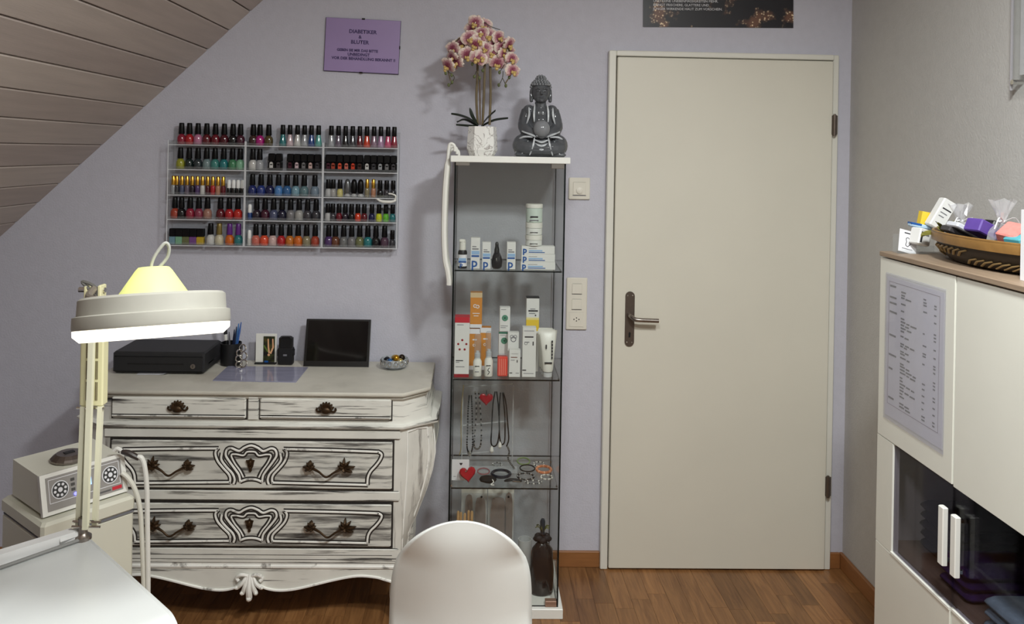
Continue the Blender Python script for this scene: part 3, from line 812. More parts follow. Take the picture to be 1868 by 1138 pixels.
rotP = Matrix.Rotation(math.atan2(-(p1.z - p0.z), PWD), 4, 'Y')
MB().box((-PWD / 2, 0, 0), (PWD / 2, .003, .42)).xf(rotP).build('printed_sheet', glitter(), pt)
TXT = M('poster_text', (226, 226, 230), .5)
xs = -PWD / 2 + .040
s_ = .0138
for i, body in enumerate(('JÜNGER WIRKENDE HAUT ZUM VORSCHEIN.', 'BRINGT FRISCHERE, GLATTERE UND', 'UND KEINE UNEBENMÄSSIGKEITEN MEHR.')):
    text(body, s_, TXT, rotP @ Matrix.Translation((xs, -.0008, .072 + i * .0158)) @ FRONT, pt, align='LEFT')

# ------------------------------------------------------------------ switches
def switch_plate(px, py, pw_, ph_, name, label, cat):
    c = aty(px, py, -.008)
    t = thing(name, (c.x, 0, c.z), label, cat)
    sw, shh = pw_ / 456 / 2, ph_ / 456 / 2
    MB().box((-sw, -.009, -shh), (sw, 0, shh), bev=.003).build('plate', M('switch_white', (226, 221, 208), .4), t)
    return t, sw, shh
t, sw, shh = switch_plate(1057, 344, 39, 40, 'dimmer_switch', 'cream square dimmer switch on the wall right of the vitrine', 'switch')
MB().box((-.026, -.0115, -.026), (.026, -.008, .026), bev=.002).build('inner_frame', M('switch_white', (0, 0, 0)), t)
MB().lathe([(.013, .0), (.013, .004), (.011, .005)], 20, Matrix.Translation((0, -.0112, -.008)) @ Matrix.Rotation(PI / 2, 4, 'X')).build('dial', M('switch_white', (0, 0, 0)), t, True)
MB().box((-.027, -.0098, -.029), (.027, -.0088, -.0265)).build('painted_shadow', GREYINK, t)  # grey strip painted as the shadow under the dimmer frame
t, sw, shh = switch_plate(1052, 554, 38, 95, 'switch_socket_panel', 'cream wall panel with two switches above a three hole socket', 'switch')
for dz in (.060, -.002):
    MB().box((-.0205, -.0118, dz - .0205), (.0205, -.008, dz + .0205), bev=.002).build('rocker', M('switch_white', (0, 0, 0)), t)
    MB().box((-.0205, -.0098, dz - .0225), (.0205, -.0088, dz - .0203)).build('painted_shadow', GREYINK, t)  # shadow below each rocker, drawn as a grey strip
MB().box((-.030, -.0100, -.092), (.030, -.0085, -.034), bev=.001).build('socket_face', M('switch_white', (0, 0, 0)), t)
for dx, dz in ((-.010, -.062), (.010, -.062), (0, -.056), (0, -.068)):
    MB().lathe([(.0024, 0), (.0024, .0008)], 10, Matrix.Translation((dx, -.0100, dz)) @ Matrix.Rotation(PI / 2, 4, 'X')).build('socket_hole', BLACK, t)

# ------------------------------------------------------------------ nail polish racks
RACKY = -.062           # front lip plane
BOTY = -.034            # bottle axis plane
def base_py(row, px):   # picture height of the shelf surface
    l = (262.5, 307, 352.7, 397, 444)[row]; r_ = (270.3, 315, 361.5, 405.3, 452)[row]
    return l + (r_ - l) * (px - 320) / 390
SHZ = [sum(aty(p, base_py(r_, p), BOTY).z for p in (330, 460, 590, 700)) / 4 for r_ in range(5)]
edges = [aty(p, 350, RACKY).x for p in (304.5, 446.5, 588.5, 726)]
ztop = aty(500, 240, RACKY).z
RNAMES = ('left', 'middle', 'right')
for i in range(3):
    x0, x1 = edges[i] + .0006, edges[i + 1] - .0006
    rk = thing('polish_rack', ((x0 + x1) / 2, 0, SHZ[4] - .008), 'clear acrylic five shelf wall rack for nail polish, %s one of three' % RNAMES[i], 'rack', 'acrylic nail polish racks')
    MB().box((x0, -.0045, SHZ[4] - .004), (x1, -.001, SHZ[0] + .062)).build('back_panel', ACRYL, rk, world=True)
    for xa in (x0, x1 - .003):
        MB().box((xa, RACKY, SHZ[4] - .004), (xa + .003, -.0046, SHZ[0] + .016)).build('side_panel', ACRYL, rk, world=True)
        MB().box((xa + .0002, RACKY - .0012, SHZ[4] - .004), (xa + .0028, RACKY - .0002, SHZ[0] + .016)).build('polished_edge', ACRYLEDGE, rk, world=True)
    for z_ in SHZ:
        s_ = MB().box((x0 + .0032, RACKY + .003, z_ - .003), (x1 - .0032, -.0046, z_)).build('shelf', ACRYL, rk, world=True)
        MB().box((x0 + .0032, RACKY, z_ - .003), (x1 - .0032, RACKY + .0025, z_ + .010)).build('front_lip', ACRYL, s_, world=True)
        MB().box((x0 + .0032, RACKY - .0008, z_ - .0036), (x1 - .0032, RACKY - .0001, z_ - .0012)).build('lip_edge', ACRYLEDGE, s_, world=True)

CN = {'crimson': (158, 38, 62), 'red': (190, 36, 44), 'bright red': (206, 44, 36), 'dark red': (104, 20, 32), 'maroon': (84, 18, 32), 'wine': (116, 22, 38), 'black': (20, 19, 22), 'plum': (74, 26, 46),
      'dark brown': (66, 40, 34), 'magenta': (190, 30, 132), 'olive brown': (92, 78, 42), 'pink': (206, 132, 166), 'teal': (44, 128, 132), 'pale pink': (222, 196, 202), 'pearl white': (222, 220, 216),
      'silver': (176, 178, 182), 'blue': (40, 74, 140), 'aqua': (96, 180, 170), 'purple grey': (112, 98, 116), 'dark grey': (66, 64, 70), 'orange red': (222, 66, 36), 'mauve': (150, 120, 140), 'lilac': (190, 150, 186),
      'hot pink': (222, 92, 132), 'lime': (170, 170, 54), 'dark green': (30, 44, 42), 'slate': (52, 62, 66), 'silver teal': (130, 152, 154), 'sea green': (70, 142, 134), 'green': (74, 140, 98), 'mint': (140, 196, 160),
      'navy': (34, 46, 110), 'royal blue': (44, 62, 134), 'midnight blue': (26, 30, 78), 'sky blue': (84, 138, 200), 'ocean blue': (54, 104, 158), 'pale blue': (128, 168, 184), 'grey teal': (104, 134, 140), 'blue grey': (126, 144, 160),
      'clear': (196, 196, 196), 'yellow': (222, 210, 132), 'peach': (196, 140, 110), 'rose': (150, 62, 84), 'beige pink': (176, 128, 112), 'deep plum': (42, 28, 44), 'slate blue': (84, 90, 120), 'ink blue': (26, 26, 52), 'grey': (130, 128, 130),
      'light grey': (176, 174, 170), 'charcoal': (60, 60, 66), 'neon yellow': (218, 226, 40), 'neon green': (110, 200, 60), 'olive': (118, 122, 82), 'purple': (130, 80, 150), 'golden yellow': (214, 180, 50), 'cream': (222, 212, 182),
      'orange': (224, 110, 34), 'salmon': (216, 116, 100), 'coral': (240, 88, 56), 'blush': (224, 190, 184), 'amber': (206, 120, 40), 'khaki': (150, 140, 110), 'violet': (84, 56, 110), 'brown': (110, 64, 44), 'silver black': (120, 120, 120), 'dusky mauve': (88, 62, 80),
      'terracotta': (176, 70, 50)}
def polish(c):
    return M('polish_' + c.replace(' ', '_'), [v * .86 for v in CN[c]], .12, var=.06, vscale=90, coat=.6)
CAPS = {'black': M('cap_black', (11, 10, 12), .35, spec=.25), 'gold': GOLD, 'white': M('cap_white', (232, 232, 230), .4), 'purple': M('cap_purple', (92, 36, 120), .35), 'olive gold': M('cap_olive_gold', (130, 112, 60), .35, .4), 'silver': M('cap_silver', (120, 122, 124), .25, .7)}
NECKC = M('bottle_base_glass', (150, 150, 156), .1)
def bottle_meshes():
    d = {}
    def keep(key, mb, m, smooth=True):
        o = mb.build('proto', m, None, smooth, angle=50); me = o.data; bpy.data.objects.remove(o); d[key] = me
    b0 = polish('red'); c0 = CAPS['black']
    keep('A_body', MB().lathe([(.0150, 0), (.0168, .002), (.0172, .016), (.0168, .026), (.0145, .033), (.0098, .038), (.0078, .0405), (.0078, .0415)], 14), b0)
    keep('A_cap', MB().lathe([(.0112, .0405), (.0116, .042), (.0102, .070), (.0096, .082), (.0084, .0838)], 12), c0)
    keep('E_body', MB().lathe([(.0132, 0), (.0142, .0015), (.0140, .008), (.0112, .026), (.0086, .040), (.0074, .046), (.0074, .047)], 14), b0)
    keep('E_cap', MB().lathe([(.0090, .046), (.0096, .047), (.0090, .082), (.0080, .0835)], 12), c0)
    keep('B_body', MB().box((-.0128, -.0128, 0), (.0128, .0128, .034), bev=.002), M('square_bottle_black', (14, 13, 15), .2, spec=.3), False)
    keep('B_cap', MB().box((-.0126, -.0126, .0345), (.0126, .0126, .0665), bev=.003), c0, False)
    keep('B_win', MB().lathe([(.0066, .0), (.0066, .0006)], 12, Matrix.Translation((0, -.0129, .027)) @ Matrix.Rotation(PI / 2, 4, 'X')).box((-.007, -.0135, .010), (.007, -.0128, .025)), b0, False)
    keep('C_body', MB().lathe([(.0092, 0), (.0098, .0015), (.0098, .028), (.0084, .034), (.0070, .036)], 12), b0)
    keep('C_cap', MB().lathe([(.0076, .036), (.0078, .037), (.0072, .0690), (.0058, .0715)], 12), c0)
    keep('D_body', MB().lathe([(.0086, 0), (.0090, .0015), (.0090, .024), (.0078, .027)], 12), b0)
    keep('D_cap', MB().lathe([(.0074, .027), (.0078, .028), (.0074, .054), (.0050, .0595)], 12), c0)
    keep('F_body', MB().lathe([(.0105, 0), (.0125, .002), (.0125, .007), (.0085, .011), (.0075, .014)], 12), b0)
    keep('F_cap', MB().lathe([(.0080, .013), (.0115, .020), (.0125, .038), (.0115, .056), (.0085, .066), (.003, .070)], 12), c0)
    keep('G_body', MB().lathe([(.0115, 0), (.0124, .0015), (.0122, .020), (.0098, .029), (.0070, .031), (.0070, .032)], 12), b0)
    keep('G_cap', MB().lathe([(.0090, .032), (.0096, .033), (.0090, .066), (.0082, .0675)], 12), c0)
    keep('H_body', MB().box((-.0138, -.012, 0), (.0138, .012, .030), bev=.002), b0, False)
    keep('H_cap', MB().box((-.0138, -.012, .0305), (.0138, .012, .062), bev=.002), c0, False)
    return d
BM = bottle_meshes()
ROWS = [
 [(0, 'A', 331, 'crimson'), (0, 'A', 345.5, 'red'), (0, 'A', 361, 'pink'), (0, 'A', 377, 'dark red'), (0, 'A', 393, 'wine'), (0, 'A', 409, 'maroon'), (0, 'A', 425, 'black'), (0, 'A', 438.6, 'plum'),
  (1, 'A', 458, 'dark brown'), (1, 'A', 474, 'magenta'), (1, 'A', 490, 'olive brown'), (1, 'E', 515.7, 'teal'), (1, 'E', 528.7, 'pale pink'), (1, 'E', 542.4, 'pearl white'), (1, 'E', 555.2, 'silver'), (1, 'E', 567.8, 'blue'), (1, 'E', 580.8, 'aqua'),
  (2, 'E', 604, 'silver'), (2, 'E', 617, 'purple grey'), (2, 'E', 630, 'black'), (2, 'E', 643, 'dark grey'), (2, 'E', 656, 'dark red'), (2, 'E', 669, 'orange red'), (2, 'E', 682, 'mauve'), (2, 'E', 694.5, 'lilac'), (2, 'E', 707.5, 'hot pink'), (2, 'E', 719, 'crimson')],
 [(0, 'A', 329, 'lime'), (0, 'A', 345, 'dark green'), (0, 'A', 361, 'slate'), (0, 'A', 377, 'silver teal'), (0, 'A', 392, 'sea green'), (0, 'A', 408, 'teal'), (0, 'A', 424, 'green'), (0, 'A', 438, 'mint'),
  (1, 'A', 457.4, 'pearl white'), (1, 'A', 473.5, 'silver'), (1, 'B', 496, 'pearl white'), (1, 'B', 509, 'dark grey'), (1, 'B', 530, 'plum'), (1, 'B', 542.4, 'pale pink'), (1, 'B', 554.8, 'grey'), (1, 'B', 567.2, 'blush'), (1, 'B', 579.6, 'dark grey'),
  (2, 'B', 596.5, 'plum'), (2, 'B', 608.5, 'terracotta'), (2, 'B', 620.5, 'coral'), (2, 'B', 632.5, 'salmon'), (2, 'B', 644.5, 'orange red'), (2, 'B', 656.5, 'dark brown'), (2, 'B', 670, 'pearl white'), (2, 'B', 682, 'charcoal'), (2, 'B', 694, 'silver'), (2, 'B', 706, 'grey'), (2, 'B', 718, 'dark grey')],
 [(0, 'C', 313, 'silver', 'gold'), (0, 'C', 322.3, 'charcoal', 'gold'), (0, 'C', 331.7, 'slate blue', 'gold'), (0, 'C', 341.2, 'purple grey', 'gold'), (0, 'C', 350.6, 'deep plum', 'gold'), (0, 'C', 360, 'violet', 'gold'), (0, 'C', 369.3, 'pearl white', 'gold'), (0, 'C', 378.7, 'maroon', 'gold'), (0, 'C', 388, 'red', 'gold'), (0, 'C', 397.4, 'peach', 'gold'), (0, 'C', 407, 'dark red', 'gold'),
  (0, 'D', 417.6, 'black', 'white'), (0, 'D', 426, 'black', 'white'), (0, 'D', 434.2, 'black', 'white'), (0, 'D', 442, 'black', 'white'),
  (1, 'A', 458.6, 'navy'), (1, 'A', 476, 'royal blue'), (1, 'A', 492, 'midnight blue'), (1, 'A', 507.9, 'sky blue'), (1, 'A', 523.4, 'ocean blue'), (1, 'A', 539, 'pale blue'), (1, 'A', 554.6, 'grey teal'), (1, 'A', 574, 'blue grey'),
  (2, 'G', 596.2, 'clear'), (2, 'G', 607.6, 'light grey'), (2, 'G', 620, 'yellow'), (2, 'F', 633.6, 'clear', 'silver'), (2, 'F', 645.6, 'clear'), (2, 'F', 657.6, 'clear'), (2, 'C', 669.5, 'khaki', 'gold'), (2, 'C', 681, 'peach', 'gold'), (2, 'G', 693, 'black'), (2, 'G', 705, 'dark grey'), (2, 'G', 717, 'charcoal')],
 [(0, 'A', 314.8, 'terracotta'), (0, 'A', 331, 'black'), (0, 'A', 346.8, 'crimson'), (0, 'A', 362.6, 'rose'), (0, 'A', 378.4, 'beige pink'), (0, 'A', 402, 'dark red'), (0, 'A', 418, 'red'), (0, 'A', 434, 'bright red'),
  (1, 'D', 454.6, 'blue', 'white'), (1, 'A', 467.9, 'deep plum'), (1, 'A', 483.4, 'plum'), (1, 'A', 498.9, 'slate blue'), (1, 'A', 514.4, 'ink blue'), (1, 'A', 529.9, 'grey'), (1, 'A', 545.4, 'light grey'), (1, 'A', 560.8, 'dark grey'), (1, 'A', 576.4, 'charcoal'),
  (2, 'G', 595.4, 'clear'), (2, 'G', 606.8, 'dark grey'), (2, 'G', 618.2, 'wine'), (2, 'G', 629.6, 'deep plum'), (2, 'G', 641, 'black'), (2, 'G', 652.6, 'orange red'), (2, 'G', 664.2, 'dark red'), (2, 'G', 678, 'midnight blue'), (2, 'G', 691, 'neon yellow'), (2, 'G', 703.6, 'neon green'), (2, 'G', 716, 'teal')],
 [(0, 'H', 313.5, 'pale blue'), (0, 'H', 326.6, 'mint'), (0, 'H', 339.7, 'olive'), (0, 'H', 352.8, 'purple'), (0, 'H', 365.9, 'golden yellow'), (0, 'A', 384, 'pearl white'), (0, 'A', 399.8, 'cream', 'olive gold'), (0, 'A', 418.6, 'orange', 'purple'), (0, 'A', 434.6, 'teal', 'purple'),
  (1, 'D', 453.6, 'pearl white', 'white'), (1, 'A', 466.4, 'salmon'), (1, 'A', 481.8, 'coral'), (1, 'A', 497.2, 'blush'), (1, 'A', 512.6, 'red'), (1, 'A', 528.2, 'amber'), (1, 'A', 543.6, 'orange'), (1, 'A', 559, 'khaki'), (1, 'A', 574.6, 'terracotta'),
  (2, 'A', 596.6, 'violet'), (2, 'A', 611.6, 'brown'), (2, 'A', 626.6, 'silver black'), (2, 'A', 641.2, 'grey'), (2, 'A', 655.8, 'olive'), (2, 'A', 670.6, 'teal'), (2, 'A', 685.4, 'black'), (2, 'A', 701.2, 'dusky mauve'), (2, 'G', 715.6, 'charcoal')]]
SHN = ('top', 'second', 'middle', 'fourth', 'bottom')
for r_, row in enumerate(ROWS):
    cnt = [0, 0, 0]
    for e in row:
        rk, ty, px, c = e[:4]; cap = e[4] if len(e) > 4 else 'black'
        k = cnt[rk]; cnt[rk] += 1
        x_ = aty(px, base_py(r_, px), BOTY).x
        half = {'A': .0172, 'E': .0142, 'B': .013, 'C': .0098, 'D': .009, 'F': .0125, 'G': .0124, 'H': .0138}[ty]
        x_ = min(max(x_, edges[rk] + half + .0045), edges[rk + 1] - half - .0045)
        lb = '%s nail polish with %s cap, %s from left, %s shelf of %s rack' % (c, cap, ORD[k] if k < 15 else str(k), SHN[r_], RNAMES[rk])
        t = thing('nail_polish', (x_, BOTY, SHZ[r_] + .0002), lb, 'nail polish', 'nail polish bottles on the wall racks', rz=random.uniform(-.15, .15) if ty not in 'BH' else 0)
        o1 = bpy.data.objects.new('bottle', BM[ty + '_body']); COL.objects.link(o1); o1.parent = t
        if ty != 'B': objcolour(o1, polish(c))
        else:
            o3 = bpy.data.objects.new('colour_window', BM['B_win']); COL.objects.link(o3); o3.parent = o1; objcolour(o3, polish(c))
        o2 = bpy.data.objects.new('cap', BM[ty + '_cap']); COL.objects.link(o2); o2.parent = t; objcolour(o2, CAPS[cap])
# small white plastic tool hooked on the middle shelf of the right rack
pz = SHZ[2]
xw0, xw1 = aty(688, 366, RACKY).x, aty(723, 370, RACKY).x
t = thing('nail_clip', ((xw0 + xw1) / 2, RACKY - .008, pz - .010), 'white curved plastic clip hooked over the right rack middle shelf', 'clip')
mb = MB().tube(bez([(xw0, RACKY - .007, pz - .004), (xw0 + .02, RACKY - .010, pz - .013), (xw1 - .02, RACKY - .010, pz - .014), (xw1, RACKY - .007, pz - .008)], 5), [.003 + .003 * math.sin(PI * i / 15) for i in range(16)], 8); mb.build('blade', WHITEP, t, True, True)
mb = MB().tube(bez([(xw1 - .006, RACKY - .006, pz - .008), (xw1 - .002, RACKY - .007, pz + .008), (xw1 - .016, RACKY - .006, pz + .016), (xw1 - .030, RACKY - .005, pz + .017)], 4), .0032, 8); mb.build('hook', WHITEP, t, True, True)

# ------------------------------------------------------------------ glass vitrine
VF = -.372; VBk = -.020
vx0, vx1 = aty(822, 292, VF).x, aty(1040.5, 292, VF).x
VT = aty(930, 285.5, VF).z
vc = (vx0 + vx1) / 2
vit = thing('glass_vitrine', (vc, (VF + VBk) / 2, 0), 'tall narrow glass display cabinet with white base and top beside the door', 'display cabinet')
vtop0 = VT - .0225
MB().box((vx0, VF - .004, vtop0), (vx1, VBk, VT), bev=.0015).build('top_board', WHITELAC, vit, world=True)
MB().box((vx0 + .002, VF - .004, 0), (vx1 + .002, VBk, .035), bev=.0015).build('base_board', WHITELAC, vit, world=True)
gx0, gx1 = vx0 + .014, vx1 - .014
gy0, gy1 = VF + .012, VBk - .006
def pane(name, lo, hi, thin, parent=vit):
    """glass sheet; the narrow rim faces carry the darker edge tone"""
    mb = MB().box(lo, hi)
    ax = {'x': (3, 5), 'y': (2, 4), 'z': (0, 1)}[thin]
    mb.m = [0 if i in ax else 1 for i in range(6)]
    return mb.build(name, [GLASS, GLASSEDGE], parent, world=True)
zg0, zg1 = .0355, vtop0 - .0005
pane('glass_side', (gx0, gy0 - .001, zg0), (gx0 + .0055, gy1, zg1), 'x')
pane('glass_side', (gx1 - .0055, gy0 - .001, zg0), (gx1, gy1, zg1), 'x')
pane('glass_back', (gx0 + .006, gy1 - .004, zg0), (gx1 - .006, gy1 - .0002, zg1), 'y')
pane('glass_door', (gx0 + .0062, gy0, zg0 + .003), (gx1 - .0062, gy0 + .0045, zg1 - .003), 'y')
VS = [aty(925, p, gy0 + .02).z for p in (493, 691, 888.5)]
for z_ in VS:
    pane('glass_shelf', (gx0 + .007, gy0 + .014, z_ - .005), (gx1 - .007, gy1 - .006, z_), 'z')
for z_ in VS:
    for xx in (gx0 + .0057, gx1 - .0106):
        for yy in (gy0 + .05, gy1 - .05): MB().box((xx, yy - .004, z_ - .010), (xx + .0049, yy + .004, z_ - .0052)).build('shelf_pin', CHROME, vit, world=True)
MB().box((gx0 + .004, gy0 - .003, vtop0 - .012), (gx0 + .054, gy0 + .020, vtop0 - .0003), bev=.001).build('hinge_clip', CHROME, vit, world=True)
MB().box((gx1 - .052, gy0 - .003, vtop0 - .018), (gx1 - .006, gy0 + .020, vtop0 - .0003), bev=.001).build('hinge_clip', CHROME, vit, world=True)
MB().box((gx1 - .046, gy0 - .003, .036), (gx1 - .006, gy0 + .020, .056), bev=.001).build('hinge_clip', M('hinge_brown', (150, 118, 100), .4, .3), vit, world=True)

YI = gy0 + .045            # usual front plane of goods
def xz(px, py, y): p = aty(px, py, y); return p.x, p.z
def carton(name, label, px0, px1, py0, zb, y, depth, m, prints=(), cat='box', group=None, lift=0.0, topm=None):
    """upright carton: front face at plane y; prints = (u0,v0,u1,v1,material[,shape]) on the front face"""
    x0, _ = xz(px0, 500, y); x1, zt = xz(px1, py0, y)
    z0 = zb + lift; H = zt - z0; W = x1 - x0
    t = thing(name, ((x0 + x1) / 2, y + depth / 2, z0 + .0003), label, cat, group)
    hd = depth / 2
    MB().box((-W / 2, -hd, 0), (W / 2, hd, H), bev=.0008).build('carton', m, t)
    if topm: MB().box((-W / 2 - .0002, -hd - .0002, H - .003), (W / 2 + .0002, hd + .0002, H + .0004)).build('carton_top', topm, t)
    for pr in prints:
        u0, v0, u1, v1, pm = pr[:5]; sh = pr[5] if len(pr) > 5 else 'bar'
        if sh == 'bar': MB().box((-W / 2 + u0 * W, -hd - .0005, v0 * H), (-W / 2 + u1 * W, -hd - .0001, v1 * H)).build('printed_band', pm, t)
        elif sh == 'dot':
            MB().lathe([(u1 * W, 0), (u1 * W, .0005)], 14, Matrix.Translation((-W / 2 + u0 * W, -hd - .0001, v0 * H)) @ Matrix.Rotation(PI / 2, 4, 'X')).build('printed_dot', pm, t)
        elif sh == 'p':
            text('p', v1 * H, pm, Matrix.Translation((-W / 2 + u0 * W, -hd - .0007, v0 * H)) @ FRONT, t, bold=.0009)
        elif sh == 'ring':
            MB().tube([Vector((-W / 2 + u0 * W + u1 * W * math.cos(2 * PI * i / 14), -hd - .0002, v0 * H + u1 * W * math.sin(2 * PI * i / 14))) for i in range(14)], v1, 5, True, flat=.2, up=(0, 1, 0)).build('printed_ring', pm, t)
    return t
# --- shelf 1
z1 = VS[0]
pprint = [(.08, .38, .92, .44, BLUEINK), (.15, .62, .85, .66, GREYINK), (.15, .70, .6, .73, GREYINK), (.08, .46, .95, .58, PALEBLUE), (.42, .19, 0, .42, BLUEINK, 'p')]
carton('skincare_carton', 'tall white and blue carton marked p, first from left on the top vitrine shelf', 858, 876, 434, z1, YI, .035, BOXW, pprint, group='white and blue p cartons')
carton('skincare_carton', 'shorter white and blue carton marked p, left of the black faceted bottle', 879, 895.5, 442, z1, YI, .032, BOXW, pprint, group='white and blue p cartons')
carton('skincare_carton', 'white and blue carton marked p, right of the black faceted bottle', 924, 941, 442, z1, YI, .032, BOXW, pprint, group='white and blue p cartons')
hb = (aty(980, 449, YI).z - z1) / 3
for i, nm in enumerate(('bottom', 'middle', 'top')):
    x0, _ = xz(951 - (0 if i else 1), 480, YI); x1, _ = xz(1013 - i * .7, 480, YI)
    t = thing('flat_carton', ((x0 + x1) / 2, YI + .02, z1 + .0003 + i * hb), 'flat white and blue carton marked p, %s of the stack of three' % nm, 'box', 'flat white and blue cartons')
    W = x1 - x0
    MB().box((-W / 2, -.02, 0), (W / 2, .02, hb - .0004), bev=.0006).build('carton', BOXW, t)
    MB().box((-W / 2 + .026, -.0205, .004), (W / 2 - .036, -.0201, .007)).build('printed_band', BLUEINK, t)
    MB().box((-W / 2 + .026, -.0205, .009), (W / 2 - .045, -.0201, .014)).build('printed_band', PALEBLUE, t)
    MB().box((-W / 2 + .026, -.0205, .018), (W / 2 - .065, -.0201, .0195)).build('printed_band', GREYINK, t)
    text('p', .030, BLUEINK, Matrix.Translation((-W / 2 + .012, -.0207, hb * .45)) @ FRONT, t, bold=.0012)
# jar stack
zj = z1 + 3 * hb + .0004
xj = aty(974, 420, YI + .02).x
jz = [aty(974, p, YI + .02).z for p in (446, 428, 405, 371.5)]
jz[0] = zj
for i, (nm, m_) in enumerate((('lowest short white jar of the stack of three', BOXW), ('middle white jar of the stack of three', BOXW), ('topmost white jar with pale green label of the stack of three', PALEGREEN))):
    H = jz[i + 1] - jz[i] - .0005
    t = thing('cream_jar', (xj, YI + .021, jz[i]), nm, 'jar', 'stacked cream jars')
    lid = .014 if i == 2 else H * .42
    MB().lathe([(.027, 0), (.030, .002), (.030, H - lid - .001)], 24).build('jar', M('jar_white', (228, 230, 226), .35) if i < 2 else M('jar_mint', (206, 220, 211), .35), t, True)
    MB().lathe([(.031, H - lid), (.031, H - .001), (.029, H)], 24).build('lid', WHITEP, t, True)
    MB().box((-.016, -.0306, (H - lid) * .35), (.012, -.0285, (H - lid) * .45)).build('printed_line', INK, t)
    if i == 2: MB().box((-.018, -.0304, (H - lid) * .12), (.014, -.028, (H - lid) * .2)).build('printed_line', GREYINK, t)
# dropper bottle
xd = aty(843.5, 480, YI + .012).x
t = thing('pump_bottle', (xd, YI + .014, z1 + .0003), 'small black bottle with white pump cap and blue label, leftmost on top vitrine shelf', 'bottle')
s5 = 508
MB().lathe([(.0150, 0), (.0165, .002), (.0165, .058), (.0145, .064), (.010, .066)], 18).build('bottle', BLACK, t, True)
MB().lathe([(.0168, .008), (.0168, .050)], 18, cap=False).build('label_wrap', PAPER, t, True)
MB().box((-.014, -.0172, .022), (.014, -.0150, .027)).build('printed_band', BLUEINK, t)
MB().box((-.013, -.0172, .028), (.013, -.0152, .038)).build('printed_band', PALEBLUE, t)
text('p', .020, BLUEINK, Matrix.Translation((-.004, -.0174, .015)) @ FRONT, t, bold=.0008)
MB().lathe([(.0115, .066), (.0115, .098), (.010, .100)], 16).build('cap', WHITEP, t, True)
MB().box((-.013, -.012, .094), (.010, .006, .105), bev=.003).build('pump_head', WHITEP, t)
# black faceted bottle
xd = aty(906, 480, YI + .012).x
t = thing('faceted_bottle', (xd, YI + .018, z1 + .0003), 'black faceted teardrop bottle on the top vitrine shelf', 'bottle')
MB().lathe([(.013, 0), (.019, .006), (.021, .026), (.017, .045), (.010, .058)], 7).build('bottle', M('faceted_black', (24, 22, 28), .1), t)
MB().lathe([(.0095, .058), (.009, .070), (.006, .080), (.0065, .090), (.0035, .096)], 10).build('stopper', BLACK, t, True)
MB().ball((-.001, -.020, .034), (.0016, .001, .005), 6, 6).build('silver_mark', CHROME, t, True)

# --- shelf 2
z2 = VS[1]
cy2 = YI
t = carton('red_white_carton', 'tall white carton with red ends and five red dots on the vitrine shelf', 831.5, 857, 579, z2, cy2 - .012, .05, BOXW,
       [(0, .91, 1, 1.0, RED), (0, 0, 1, .055, DKRED), (.52, .62, .075, 0, DKRED, 'dot'), (.25, .555, .075, 0, DKRED, 'dot'), (.80, .555, .075, 0, DKRED, 'dot'), (.35, .465, .075, 0, DKRED, 'dot'), (.69, .465, .075, 0, DKRED, 'dot'), (.1, .27, .6, .285, INK), (.1, .245, .35, .255, GREYINK), (.1, .17, .7, .18, GREYINK), (.15, .87, .6, .88, GREYINK)], topm=RED)
yb2 = cy2 + .09
ors = [(0, .88, 1, 1.0, PAPER), (.3, .72, .7, .75, PAPER), (.45, .60, .10, .0012, PAPER, 'ring')]
ta = carton('orange_carton', 'lower left orange carton with white top behind the spray bottles', 858, 876.5, 600, z2, yb2, .035, ORANGE, ors + [(0, 0, 1, .1, PAPER)], group='orange cartons')
tb = carton('orange_carton', 'lower right orange carton with white top behind the spray bottles', 877.5, 896, 598, z2, yb2, .035, ORANGE, ors + [(0, 0, 1, .1, PAPER)], group='orange cartons')
zt = xz(868, 599, yb2)[1] + .0022
carton('orange_carton', 'orange carton standing on top of the other orange cartons', 859, 880, 534, zt, yb2, .035, ORANGE, [(0, .86, 1, 1.0, M('pale_tan_print', (214, 190, 150), .5)), (.4, .62, .12, .0015, PAPER, 'ring'), (.62, .60, .12, .0015, PAPER, 'ring'), (.2, .40, .8, .42, PAPER), (.3, .33, .7, .35, PAPER), (0, 0, 1, .10, PAPER)], group='orange cartons')
for px, top, nm in ((871, 640, 'left'), (891.5, 637, 'right')):
    x_ = aty(px, 660, cy2 + .012).x; H = aty(px, top, cy2 + .012).z - z2
    t = thing('spray_bottle', (x_, cy2 + .014, z2 + .0003), '%s one of two small white spray bottles with clear caps' % nm, 'bottle', 'small spray bottles')
    MB().lathe([(.0145, 0), (.0155, .002), (.0155, H * .58), (.010, H * .70), (.009, H * .74)], 16).build('bottle', WHITEP, t, True)
    MB().lathe([(.0098, H * .74), (.0098, H * .90), (.0065, H * .93), (.006, H)], 14).build('spray_head', M('spray_grey', (206, 208, 210), .35), t, True)
    MB().lathe([(.0125, H * .70), (.0125, H * 1.6), (.010, H * 1.66)], 14).build('clear_cap', THINCLEAR, t, True)
    MB().box((-.009, -.0160, H * .40), (.007, -.0145, H * .43)).build('printed_line', INK, t)
    if nm == 'right': MB().tube(bez([(-.003, -.0158, H * .08), (.003, -.0160, H * .18), (-.003, -.0160, H * .24), (.003, -.0158, H * .34)], 4), .0012, 5).build('printed_scroll', INK, t)
    else: MB().box((-.009, -.0160, H * .18), (.006, -.0145, H * .21)).build('printed_line', GREYINK, t)
gr = [(.5, .56, .30, 0, GREENP, 'dot'), (.5, .56, .06, 0, PAPER, 'dot'), (.12, .90, .6, .92, GREYINK), (.1, .22, .8, .24, GREYINK), (.1, .15, .6, .17, GREYINK)]
